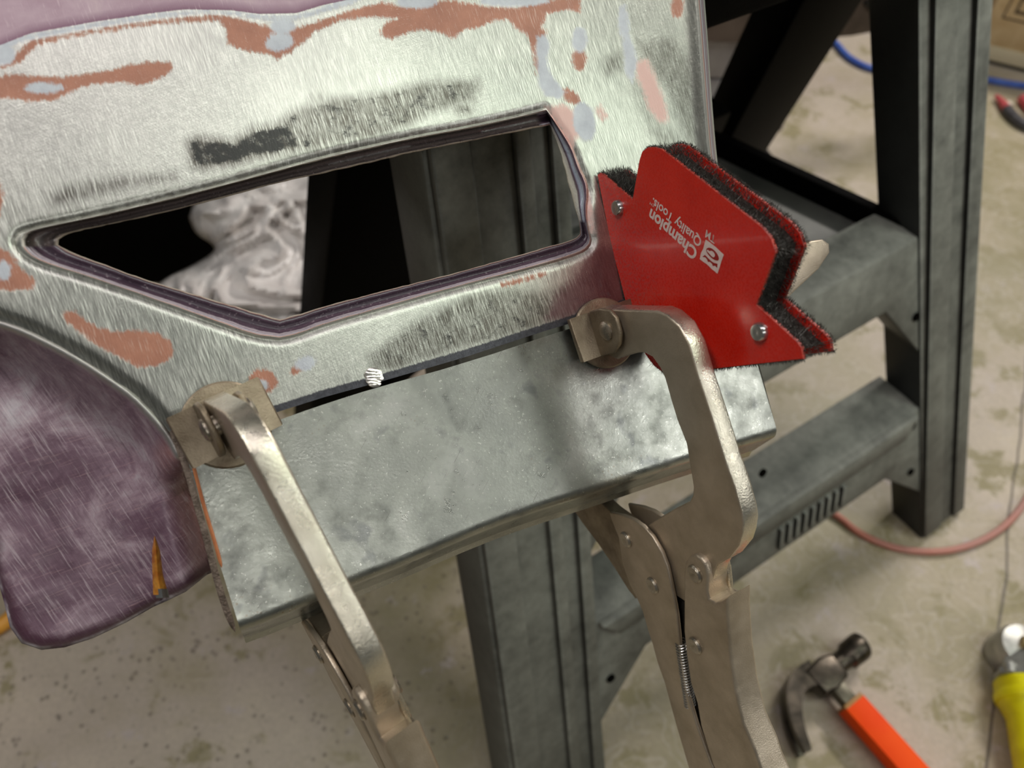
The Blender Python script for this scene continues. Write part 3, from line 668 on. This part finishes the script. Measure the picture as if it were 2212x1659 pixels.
met = t.maprange(t.attr('fromtop'), 12, 5, .1, .8)
t.set(base=col, rough=t.maprange(bg, .3, .7, .30, .5), metal=met, normal=t.bump(t.math('ADD', t.math('MULTIPLY', s1, .5), t.math('MULTIPLY', s2, .5)), .25, .0006), spec=.6)
wg = link('purple_flank', me, t.m, panel, M_PANEL, angle=80)
tag(wg, 'purple sanded flank bending down')
mod = wg.modifiers.new('solid', 'SOLIDIFY'); mod.thickness = .0016; mod.offset = -1
# amber slit with a bright end near the flank's lower edge
def strip(name, L, Rr, hs, mat, lab=None):
    a = resample(L, 24); b = resample(Rr, 24); V = []; n5 = 5
    for i in range(24):
        for k in range(n5):
            s = k/(n5-1); p = a[i]*(1-s)+b[i]*s; V.append(PP(p[0], p[1], hs(i/23, s)))
    Fc = [(i*n5+k, i*n5+k+1, (i+1)*n5+k+1, (i+1)*n5+k) for i in range(23) for k in range(n5-1)]
    o = link(name, mesh(name, V, Fc), mat, panel, M_PANEL, angle=70)
    if lab: tag(o, lab)
    return o
AMBER = simple('amber_sealer', (176, 100, 30), (214, 150, 60), .3, .2, 240, .6, 500, coat=.3)
strip('amber_seam', [(333, 1158), (328, 1190), (329, 1240), (331, 1285)], [(335, 1158), (346, 1190), (352, 1240), (364, 1285)], lambda u_, s: -.0115+.0035*math.sin(math.pi*s)*min(1, u_*3+.2), AMBER, 'amber coloured open seam')
strip('seam_tip', [(335, 1272), (337, 1292)], [(362, 1272), (366, 1291)], lambda u_, s: -.0105+.003*math.sin(math.pi*s), STEEL)
# brown cut strip down the left side of the new piece
def ribbon(name, line, w0, w1, h0, h1, mat, lab=None, root=panel, n=40, M=M_PANEL):
    c = resample(smooth_line(line, 1), n); V = []
    for i in range(n):
        tg = c[min(i+1, n-1)]-c[max(i-1, 0)]; nr = np.array([tg[1], -tg[0]])/np.linalg.norm(tg)
        if nr[0] < 0: nr = -nr
        s = i/(n-1); tp = min(1, (1-s)*14)**.5 if s > .9 else 1
        for off, h in ((w0, h1), (w0, h0), ((w0+w1)/2, h0+.0004), (w1, h0), (w1, h1)):
            mid = (w0+w1)/2; p = c[i]+nr*(mid+(off-mid)*tp); V.append(PP(p[0], p[1], h))
    Fc = [(i*5+k, i*5+k+1, (i+1)*5+k+1, (i+1)*5+k) for i in range(n-1) for k in range(4)]
    Fc += [(0, 1, 2, 3, 4), tuple((n-1)*5+k for k in range(5))[::-1]]
    o = link(name, mesh(name, V, Fc), mat, root, M, angle=40)
    if lab: tag(o, lab)
    return o
CUT = simple('cut_edge_steel', (92, 80, 70), (130, 116, 104), .5, .6, 300, .6, 900)
ribbon('cut_edge_strip', [(372, 930), (388, 972), (402, 1010), (425, 1090), (445, 1160), (462, 1230), (482, 1300), (502, 1352), (508, 1366)], -7, 8, .0006, -.018, CUT, 'brown cut edge strip')
ribbon('primer_line', [(402, 985), (416, 1040), (432, 1100), (452, 1165), (470, 1230)], 6, 14, .0002, -.006, simple('orange_primer', (184, 120, 76), (170, 100, 60), .55, 0, 200), 'thin orange primer line')
# tack weld
TACK = make_nickel('fresh_weld', (214, 208, 200), (240, 236, 228), .22, 700, .25)
tk = []
for i in range(5):
    cpt = PP(809+random.uniform(-3, 3), 803+i*6.5, .0006); sx = EX*1; rr = (.0036, .0042, .004, .0036, .003)[i]
    m_ = lathe('x', cpt, N, [(rr, -.0006), (rr*.96, .0006), (rr*.6, .0012), (.0003, .0014)], 16)
    c0 = Vector(cpt); ex = Vector(EX); 
    for v in m_.vertices:
        d_ = v.co-c0; v.co = c0+ex*(d_.dot(ex))*1.0+(d_-ex*d_.dot(ex))*.55
    tk.append(m_)
link('tack_weld', join('tack_weld', tk), TACK, panel, M_PANEL)

# ============================================================ new formed steel piece clamped below
M_NEW = frame_matrix(PP(1000, 950), EX, EY, N)
newp = empty('steel_repair_piece', 'new bare steel folded repair piece clamped below the old panel', 'steel piece', M_NEW)
ns = 90
Tl = resample(smooth_line([(404, 992), (470, 956), (600, 908), (700, 873), (810, 838), (1000, 786), (1240, 706), (1400, 660), (1590, 604)], 1), ns)
Bl = resample(smooth_line([(512, 1338), (560, 1322), (655, 1284), (755, 1240), (876, 1194), (1012, 1135), (1140, 1086), (1324, 1030), (1500, 972), (1676, 922)], 3), ns)
V = []; rows = 0
ncr = 46
for i in range(ns):
    T = Tl[i]; Bt = Bl[i]; s = i/(ns-1)
    pts = []
    for j in range(30):
        q = j/29; p = T+(Bt-T)*q
        pts.append(PP(p[0], p[1], -.0022-.0008*math.sin(q*math.pi)+.0008*math.sin(q*3+s*5)*.5))
    e = unit(pts[-1]-pts[-4]); base_ = pts[-1]; rad = .007
    endr = min(1, min(i, ns-1-i)/3.)
    for j in range(1, 9):
        a = j/8*math.radians(68); pts.append(base_+e*rad*math.sin(a)-N*rad*(1-math.cos(a)))
    last = pts[-1]; dd = e*math.cos(math.radians(68))-N*math.sin(math.radians(68))
    for q in (.3, .6, 1.): pts.append(last+dd*.022*q)
    l2 = pts[-1]; pts.append(l2-N*.001+dd*.0005)
    for q in (.25, .6, .8, 1.): pts.append(l2-N*.0016*1-e*.004*q*4)
    ncr = len(pts); V += pts
Fc = [(i*ncr+k, i*ncr+k+1, (i+1)*ncr+k+1, (i+1)*ncr+k) for i in range(ns-1) for k in range(ncr-1)]
t = NT('mill_finish_steel')
n1 = t.noise(24, 5, .6); n2 = t.noise(700, 3, .6); n3 = t.noise(75, 5, .65); sc1 = t.streak(2500, 70, 30, 2, .5)
col = t.ramp(n1, [(.3, (138, 140, 134)), (.55, (162, 164, 156)), (.75, (186, 186, 180))])
col = t.mix(t.maprange(n3, .54, .72, 0, .5), col, lin((104, 104, 102)))
col = t.mix(t.maprange(t.noise(60, 3, .5), .62, .70, 0, .5), col, lin((96, 98, 102)))
col = t.mix(t.maprange(n2, .64, .70, 0, .5), col, lin((232, 230, 222)))
col = t.mix(t.maprange(sc1, .72, .76, 0, .6), col, lin((90, 86, 82)))
rv = t.new('ShaderNodeTexVoronoi'); rv.inputs['Scale'].default_value = 500; t.l.new(t.tc.outputs['Object'], rv.inputs['Vector'])
col = t.mix(t.math('MULTIPLY', t.maprange(rv.outputs['Distance'], .3, .2), t.maprange(t.noise(35, 3), .64, .72, 0, .6)), col, lin((130, 104, 78)))
t.set(base=col, metal=.95, rough=t.maprange(n3, .3, .7, .24, .44), normal=t.bump(n2, .25, .0003, t.bump(t.math('ADD', t.math('MULTIPLY', t.noise(75, 2, .4), .22), t.noise(22, 2, .4)), .13, .0016)))
MILL = t.m
np_o = link('folded_sheet', mesh('folded_sheet', V, Fc), MILL, newp, M_NEW, angle=80)
# returned end caps at left and right
def cap(i0, nm):
    o = [V[i0*ncr+k] for k in (0, 29, 32, 34, 37, 40)]
    inner = [p-N*.0 for p in o]
    bk = [o[0]-N*.024, ]
    vv = o+[o[0]-N*.02]
    return link(nm, mesh(nm, vv, [tuple(range(len(vv)))]), MILL, newp, M_NEW, smooth=False)
cap(0, 'end_return'); cap(ns-1, 'end_return')
# thin second flange showing beneath the fold
V2 = []
for i in range(ns):
    a = V[i*ncr+39]; b = V[i*ncr+40]; e = unit(V[i*ncr+29]-V[i*ncr+26])
    for q, h in ((0, 0), (.5, 0), (1, 0), (1, .0012)):
        V2.append(b-N*(.0008+h)-N*.010*q*.4+e*(.0035*q+.0002))
link('backing_flange', mesh('backing_flange', V2, [(i*4+k, i*4+k+1, (i+1)*4+k+1, (i+1)*4+k) for i in range(ns-1) for k in range(3)]), MILL, newp, M_NEW)

# ============================================================ locking C clamps
M1 = on_plane
class Fr:            # clamp frame: a = out of the panel, b = towards the handles, t = sideways
    def __init__(s, o, e, tilt=0):
        s.o = o; s.a = N; s.b = unit(e-(e@N)*N); s.t = np.cross(s.a, s.b)
        c_, s_ = math.cos(math.radians(tilt)), math.sin(math.radians(tilt))
        s.a, s.t = s.a*c_+s.t*s_, s.t*c_-s.a*s_
        s.M = frame_matrix(o, s.a, s.b, s.t)
    def w(s, a, b, t=0.): return s.o+s.a*a+s.b*b+s.t*t
    def inv(s, x, y, t=0.):
        P = on_plane(x, y, s.o+s.t*t, s.t)-s.o; return float(P@s.a), float(P@s.b)
oR = PP(1304, 720, .0006)
FR = Fr(oR, PP(1304+120, 720+380)-oR)
SG = 1 if (FR.t@B) > 0 else -1       # side of the clamp turned to the camera
def S(x, y, t=4.): return FR.inv(x, y, SG*t*.001)
arm_px = [(1284,690),(1286,674),(1294,667),(1320,668),(1421,671),(1442,680),(1469,704),(1491,745),(1512,817),(1541,904),(1570,998),(1589,1050),(1605,1107),(1608,1130),(1605,1155),(1598,1178),(1576,1206),(1553,1219),(1546,1233),(1537,1263),(1520,1300),(1490,1305),(1459,1284),(1443,1210),(1418,1153),(1401,1134),(1420,1121),(1459,1098),(1491,1082),(1498,1068),(1499,1050),(1484,957),(1464,906),(1450,860),(1438,817),(1428,795),(1411,771),(1392,761),(1378,762),(1349,770),(1334,776),(1318,768),(1296,745)]
ARM = [S(*p) for p in arm_px]
body_px = [(1318,1106),(1347,1112),(1370,1121),(1390,1135),(1411,1158),(1431,1192),(1443,1224),(1450,1256),(1457,1290),(1463,1325),(1468,1371),(1472,1420),(1484,1490),(1506,1564),(1536,1645),(1560,1700),(1510,1720),(1488,1652),(1462,1564),(1437,1472),(1422,1430),(1411,1389),(1401,1359),(1390,1320),(1378,1292),(1362,1262),(1346,1215),(1338,1160),(1322,1120)]
BODY = [S(*p, 7.) for p in body_px]
jaw_px = [(1236,1098),(1257,1130),(1292,1176),(1328,1229),(1356,1274),(1372,1294),(1382,1280),(1380,1200),(1360,1135),(1318,1104),(1250,1040),(1200,960),(1180,880),(1140,890),(1160,980)]
JAW = [S(*p, 4.) for p in jaw_px]
lev_px = [(1478,1240),(1480,1215),(1490,1201),(1503,1197),(1517,1206),(1527,1222),(1531,1245),(1529,1275),(1533,1293),(1545,1301),(1558,1299),(1573,1289),(1573,1329),(1580,1417),(1591,1490),(1609,1564),(1635,1623),(1646,1656),(1675,1720),(1580,1730),(1540,1648),(1514,1564),(1506,1516),(1492,1472),(1484,1417),(1478,1362),(1478,1285)]
LEV = [S(*p, 7.) for p in lev_px]
tab_px = [(1540,1310),(1562,1292),(1561,1260),(1565,1222),(1571,1224),(1575,1262),(1575,1320)]
TAB = [S(*p, -5.) for p in tab_px]
ear_px = [(1272,673),(1293,667),(1315,670),(1329,687),(1338,720),(1337,745),(1325,764),(1284,774)]
EAR = [S(*p, 8.8) for p in ear_px]; EAR = [(max(a, .0022), b) for a, b in EAR]
print('ARM', np.round(np.array(ARM)*1000, 0).tolist()); print('EAR', np.round(np.array(EAR)*1000, 0).tolist()); print('BODY', np.round(np.array(BODY)*1000, 0).tolist())
piv = S(1306, 716, 10.)
RV = [S(1349,1167,9.), S(1407,1266,9.), S(1498,1241,9.), S(1499,1396,9.)]
spr = [S(1480,1378,2.), S(1484,1430,2.), S(1500,1518,2.)]
link_px = [S(1459,1270,2.), S(1476,1280,2.), S(1476,1400,2.), S(1500,1520,2.), S(1536,1640,2.), S(1520,1640,2.), S(1484,1530,2.), S(1466,1400,2.)]
def make_clamp(fr, label):
    c = empty('locking_clamp', label, 'clamp', fr.M, 'locking c-clamps on the workpiece')
    def ext(nm, ol, t0, t1, mat, bv=.0008, sg=2): return link(nm, prism(nm, ol, fr.w, t0, t1, bv, sg), mat, c, fr.M, angle=50)
    # forged upper arm, edges a little brighter
    a_ = ext('arm', ARM, -.0046, .0046, NICKEL, .0010, 3)
    a_.data.materials.append(NICKEL_EDGE)
    tv = Vector((0, 0, 1))
    for p in a_.data.polygons:
        if abs(p.normal.dot(tv)) < .35: p.material_index = 1
    pad_ = link('swivel_pad', lathe('swivel_pad', fr.w(0, 0), fr.a, [(.0172, .0), (.0180, .0004), (.0180, .0018), (.0172, .0024), (.006, .0026)], 48), NICKEL_DARK, c, fr.M)
    # u-shaped bracket on the pad
    for sgn in (1, -1):
        t0, t1 = (SG*sgn*.0064, SG*sgn*.0088)
        ol = EAR if sgn > 0 else [(min(a, .024), b*.8) for a, b in EAR]
        ext('pad_bracket_ear', ol, min(t0, t1), max(t0, t1), NICKEL_DARK, .0009, 3).parent = pad_
    amin = min(p[0] for p in EAR); b0 = -.0125; b1 = .0100
    ext('pad_bracket_base', [(.0022, b0), (.0056, b0), (.0056, b1), (.0022, b1)], -.0195, .0195, NICKEL_DARK, .0008).parent = pad_
    pn_ = link('pad_pin', tube('pad_pin', [fr.w(piv[0], piv[1], -SG*.0089), fr.w(piv[0], piv[1], SG*.0089)], .0042, 16), RIVET, c, fr.M)
    for sgn in (1, -1):
        link('pin_head', lathe('pin_head', fr.w(piv[0], piv[1], SG*(.0087 if sgn > 0 else -.0087)), fr.t*sgn*SG, [(.0048, 0), (.0048, .0010), (.0036, .0020), (.0008, .0024)], 20), RIVET, pn_, fr.M)
    ext('rear_jaw', JAW, -.004, .004, NICKEL_DARK, .001)
    for sgn in (1, -1):
        t0, t1 = (sgn*.0052, sgn*.0078); ext('handle_plate', BODY, min(t0, t1), max(t0, t1), NICKEL, .0008)
    ext('handle_spine', [BODY[i] for i in range(16, 24)]+[(p[0]+(q[0]-p[0])*.12, p[1]+(q[1]-p[1])*.12) for p, q in zip([BODY[i] for i in range(23, 15, -1)], [BODY[i] for i in (8, 9, 10, 11, 12, 13, 14, 15)])], -.0058, .0058, NICKEL, .0006)
    ext('lever', LEV, -.0078, .0078, NICKEL, .0020, 4)
    ext('lever_tab', TAB, min(-SG*.0078, -SG*.0050), max(-SG*.0078, -SG*.0050), NICKEL_EDGE, .0006)
    ext('toggle_link', link_px, -.0022, .0022, DARKMETAL, .0005)
    for i, (a, b) in enumerate(RV):
        for sgn in (1, -1):
            h0 = .0078
            link('rivet', lathe('rivet', fr.w(a, b, sgn*(h0-.0004)), fr.t*sgn, [(.0046, 0), (.0048, .0010), (.0040, .0020), (.0018, .0022), (.0003, .0014)], 22), RIVET, c, fr.M)
    # coil spring between the handles
    pts = []
    A0, A1 = np.array(spr[0]), np.array(spr[2]); ax = unit(A1-A0); pr_ = np.array([-ax[1], ax[0]])
    turns = 24; L_ = np.linalg.norm(A1-A0)
    for k in range(turns*10+1):
        th = 2*math.pi*k/10; s = k/(turns*10); p = A0+ax*L_*s+pr_*.0030*math.cos(th); pts.append(fr.w(p[0], p[1], SG*.0052+.0030*math.sin(th)))
    link('spring', tube('spring', pts, .00045, 6), STEEL, c, fr.M)
    return c
make_clamp(FR, 'nickel plated locking c-clamp gripping the seam beside the red magnet')
oL = PP(489, 918, .0008)
tgt = PP(700, 1318)
FL = Fr(oL, tgt-oL, -3.5*SG)
make_clamp(FL, 'nickel plated locking c-clamp at the left end of the new steel piece, seen edge-on')
# third clamp's rounded steel tip poking out behind the magnet
q0 = P00-N*.03
tip = [(1560, 760), (1640, 660), (1700, 574), (1730, 536), (1752, 521), (1778, 517), (1792, 527), (1793, 545), (1770, 580), (1712, 634), (1640, 720), (1590, 790)]
nt = unit(-FR.t*SG*-1*.5+B*.75); nt = unit(B*.85+R*.35-U*.1)
q0 = at_depth(1740, 580, .415)
ta = unit(np.cross(U, nt)); tb = np.cross(nt, ta)
def tp_(x, y): P = on_plane(x, y, q0, nt)-q0; return float(P@ta), float(P@tb)
tabo = link('steel_bar', prism('steel_bar', [tp_(*p) for p in tip], lambda a, b, tt: q0+ta*a+tb*b+nt*tt, -.006, 0, .001, 3), NICKEL, None, frame_matrix(q0, ta, tb, nt))
tag(tabo, 'silver round-ended steel bar poking out behind the red magnet', 'bar')
# ============================================================ red welding magnet
A_ = PP(1290, 378, .001); W_ = PP(1352, 655, .001)
bdir = unit(A_-W_); G_ = PP(1390, 814, .001); 
mo = W_; mt = np.cross(N, bdir); mt = mt if mt@B > 0 else -mt
M_MAG = frame_matrix(mo, N, bdir, np.cross(N, bdir))
def mw(a, b, t): return mo+N*a+bdir*b+mt*t
def mi(x, y, t=0.):
    P = on_plane(x, y, mo+mt*t, mt)-mo; return float(P@N), float(P@bdir)
out_px = [(1290,378),(1296,373),(1304,376),(1366,430),(1381,345),(1387,327),(1399,318),(1414,317),(1430,322),(1646,490),(1666,514),(1676,545),(1634,658),(1722,738),(1732,752),(1735,776),(1545,797),(1445,806),(1428,802),(1412,790),(1394,766),(1380,735),(1352,655),(1320,530)]
MO = [mi(*p) for p in out_px]
print('MAG', np.round(np.array(MO)*1000, 0).tolist())
mag = empty('welding_magnet', 'red arrow shaped welding magnet with fuzzy black steel filings between its plates', 'magnet', M_MAG)
t = NT('red_enamel')
n1 = t.noise(40, 5, .65); n2 = t.noise(700, 4, .7)
col = t.ramp(n1, [(.3, (204, 28, 14)), (.7, (222, 42, 26))])
sepm = t.new('ShaderNodeSeparateXYZ'); t.l.new(t.tc.outputs['Object'], sepm.inputs[0])
near = t.maprange(sepm.outputs[0], .045, .0)
dust = t.math('MULTIPLY', t.maprange(n2, .5, .68), t.math('ADD', t.math('MULTIPLY', near, .75), .08))
col = t.mix(dust, col, lin((150, 100, 96)))
col = t.mix(t.maprange(t.noise(60, 4, .7), .70, .74, 0, .8), col, lin((70, 30, 24)))
sc = t.streak(1600, 50, 28); col = t.mix(t.maprange(sc, .73, .77, 0, .5), col, lin((200, 90, 80)))
t.set(base=col, rough=t.maprange(n2, .4, .6, .22, .36), normal=t.bump(t.math('MULTIPLY', n2, t.math('ADD', near, .12)), .35, .0012), coat=.3)
REDE = t.m
REDEDGE = simple('chipped_red_edge', (206, 74, 56), (120, 30, 24), .4, 0, 400, .4, 900)
TH = .0165
for nm, t0, t1 in (('front_plate', -.0016, 0), ('rear_plate', -TH, -TH+.0016)):
    o = link(nm, prism(nm, MO, mw, t0, t1, .0003, 1), REDE, mag, M_MAG, angle=30)
    o.data.materials.append(REDEDGE)
    for p in o.data.polygons:
        if abs(p.normal.z) < .8: p.material_index = 1
mop = np.array(MO)
def inset(ol, d):
    bm = bmesh.new(); vs = [bm.verts.new((a, b, 0)) for a, b in ol]; f = bm.faces.new(vs); f.normal_update()
    bmesh.ops.inset_region(bm, faces=[f], thickness=d, use_boundary=True); bm.faces.ensure_lookup_table()
    ff = f if f.is_valid else bm.faces[0]; r = [(v.co.x, v.co.y) for v in ff.verts]; bm.free(); return r
core = inset(MO, .0045)
link('magnet_core', prism('magnet_core', core, mw, -TH+.0016, -.0016, 0), simple('dirty_core', (52, 50, 48), (84, 82, 78), .6, .3, 300, .6, 1200), mag, M_MAG)
for x, y in ((1334, 449), (1640, 717)):
    a, b = mi(x, y, .001)
    link('rivet', lathe('rivet', mw(a, b, 0), mt, [(.0040, 0), (.0040, .0016), (.0033, .0026), (.0012, .0028), (.0003, .0026)], 24), STEEL, mag, M_MAG)
    link('rivet', lathe('rivet', mw(a, b, -TH), -mt, [(.0040, 0), (.0040, .0016), (.0033, .0026), (.0003, .0028)], 24), STEEL, mag, M_MAG)
# filings: thin spikes standing along the plate edges
rng = random.Random(3); V = []; Fc = []
def spike(p, d, L_, r):
    d = unit(d); s = unit(np.cross(d, [.3, .5, .8])); u_ = np.cross(d, s); k = len(V)
    for j in range(3):
        a = 2*math.pi*j/3; V.append(p+r*(s*math.cos(a)+u_*math.sin(a)))
    V.append(p+d*L_); Fc.extend([(k, k+1, k+3), (k+1, k+2, k+3), (k+2, k, k+3)])
nM = len(MO); cen = mop.mean(0)
area2 = sum(mop[i][0]*mop[(i+1) % nM][1]-mop[(i+1) % nM][0]*mop[i][1] for i in range(nM)); sg = 1 if area2 > 0 else -1
for i in range(nM):
    p0 = mop[i]; p1 = mop[(i+1) % nM]; L_ = np.linalg.norm(p1-p0)
    if L_ < 1e-5: continue
    tg = (p1-p0)/L_; out = sg*np.array([tg[1], -tg[0]])
    press = (abs(p0[0]) < .003 and abs(p1[0]) < .003)
    lower = i in (15, 16, 17)
    cnt = int(L_*1000*(60 if not (press or lower) else 14))
    for _ in range(cnt):
        q = rng.random(); p = p0+(p1-p0)*q
        which = rng.random(); clump = .5+.5*noise.noise(Vector((p[0]*260, p[1]*260, 5)))+rng.random()*.4
        if press or lower:
            tt = rng.choice([-.0003, -TH]) ; ln = rng.uniform(.0006, .0022); dr = (out[0]*.8+rng.uniform(-.5, .5), out[1]*.8+rng.uniform(-.5, .5), rng.uniform(-.5, .6)); base = p
        elif which < .16:
            tt = rng.uniform(-.0016, -.0003); ln = rng.uniform(.0004, .0012); dr = (out[0]+rng.uniform(-.4, .4), out[1]+rng.uniform(-.4, .4), rng.uniform(-.4, .3)); base = p
        elif which < .36:
            tt = -TH+rng.uniform(-.001, .0016); ln = rng.uniform(.0008, .0024)*clump; dr = (out[0]+rng.uniform(-.5, .5), out[1]+rng.uniform(-.5, .5), rng.uniform(-.6, .6)); base = p
        else:
            tt = rng.uniform(-TH+.0016, -.0016); edge = min(abs(tt+.0016), abs(tt+TH-.0016))
            ln = rng.uniform(.0014, .0056)*clump; sgn = 1 if rng.random() < .8 else -1
            dr = (out[0]*.9+rng.uniform(-.3, .3), out[1]*.9+rng.uniform(-.3, .3), rng.uniform(.1, 1.3)*sgn); base = p-out*rng.uniform(.0, .0045)
        P = mw(base[0], base[1], tt); D = N*dr[0]+bdir*dr[1]+mt*dr[2]
        spike(P, D, ln, rng.uniform(.00008, .00017))
# tufts at the upper tip
for _ in range(900):
    q = rng.random(); a, b = MO[1]; a2, b2 = MO[3]
    P = mw(a+(a2-a)*q*.8+rng.uniform(-.001, .001), b+(b2-b)*q*.8+rng.uniform(-.001, .001), rng.uniform(-TH*.9, -.0005))
    spike(P, bdir*rng.uniform(.4, 1.2)+N*rng.uniform(-.4, .6)+mt*rng.uniform(-.6, .6), rng.uniform(.0015, .0045), .00013)
fi = link('steel_filings', mesh('steel_filings', V, Fc), simple('steel_filings', (34, 33, 31), (96, 94, 88), .4, .5, 500), mag, M_MAG, smooth=False)
tag(fi, 'fuzzy black steel filings', kind='stuff')
# printed lettering and logo
WHITE = simple('white_print', (224, 196, 188), (236, 214, 206), .5, 0, 400)
def letter(nm, txt, p0, p1, up, bold=.02, height=None):
    cu = bpy.data.curves.new('txt', 'FONT'); cu.body = txt; cu.size = 1; cu.offset = bold; cu.extrude = 0; cu.resolution_u = 4
    ob = bpy.data.objects.new('txt', cu); COL.objects.link(ob); dg = bpy.context.evaluated_depsgraph_get(); dg.update()
    me = bpy.data.meshes.new_from_object(ob.evaluated_get(dg)); bpy.data.objects.remove(ob); bpy.data.curves.remove(cu)
    co = np.array([tuple(v.co) for v in me.vertices]); x0 = co[:, 0].min(); x1 = co[:, 0].max(); caph = .70
    A = np.array(mi(*p0, .0001)); Bq = np.array(mi(*p1, .0001)); Cq = np.array(mi(p0[0]+up[0], p0[1]+up[1], .0001))
    for v in me.vertices:
        s = (v.co.x-x0)/(x1-x0); q = v.co.y/caph; pt = A+(Bq-A)*s+(Cq-A)*q; v.co = mw(pt[0], pt[1], .00012)
    me.update(); return link(nm, me, WHITE, mag, M_MAG, smooth=False)
letter('lettering', 'Champion', (1508, 541), (1406, 451), (-9, 23), .034)
letter('lettering', 'Quality Tools.', (1517, 517), (1411, 427), (-6.5, 18.5), .02)
letter('lettering', 'TM', (1546, 511), (1526, 496), (-3, 16.5), .012)
letter('lettering', 'TM', (1415, 443), (1405, 436), (-2, 5), .0)
def flat(nm, px, mat, t_):
    pts = [mi(*p, t_) for p in px]; v, f = [mw(a, b, t_) for a, b in pts], [tuple(range(len(px)))]
    me = mesh(nm, v, f); bm = bmesh.new(); bm.from_mesh(me); bmesh.ops.triangulate(bm, faces=bm.faces); bm.to_mesh(me); bm.free()
    return link(nm, me, mat, mag, M_MAG, smooth=False)
z7 = lambda pts: [(1380+x/7.54, 400+y/7.54) for x, y in pts]
flat('logo_square', z7([(1087, 885), (1150, 925), (1250, 1005), (1385, 1132), (1345, 1240), (1312, 1350), (1280, 1445), (1230, 1400), (1190, 1370), (1110, 1290), (1050, 1250), (990, 1205), (1010, 1110), (1050, 1030)]), WHITE, .00012)
REDP = simple('red_print', (160, 26, 20), None, .3)
# curved mark: a thick open ring
ring_o = smooth_line([(1105, 1030), (1140, 1015), (1190, 1030), (1250, 1080), (1290, 1140), (1305, 1200), (1290, 1230), (1250, 1225), (1200, 1200), (1150, 1155), (1115, 1110), (1095, 1070)], 2).tolist()
ring_i = smooth_line([(1150, 1075), (1180, 1065), (1210, 1080), (1235, 1115), (1240, 1155), (1220, 1180), (1190, 1165), (1160, 1130), (1130, 1100), (1100, 1065), (1125, 1050)], 2).tolist()
flat('logo_mark', z7(ring_o), REDP, .0002); flat('logo_mark', z7(ring_i), WHITE, .00028)
flat('logo_mark', z7([(1035, 1165), (1075, 1135), (1120, 1180), (1170, 1230), (1220, 1265), (1280, 1280), (1275, 1350), (1255, 1325), (1235, 1310), (1205, 1318), (1190, 1280), (1160, 1250), (1125, 1248), (1110, 1205), (1080, 1175)]), REDP, .0002)
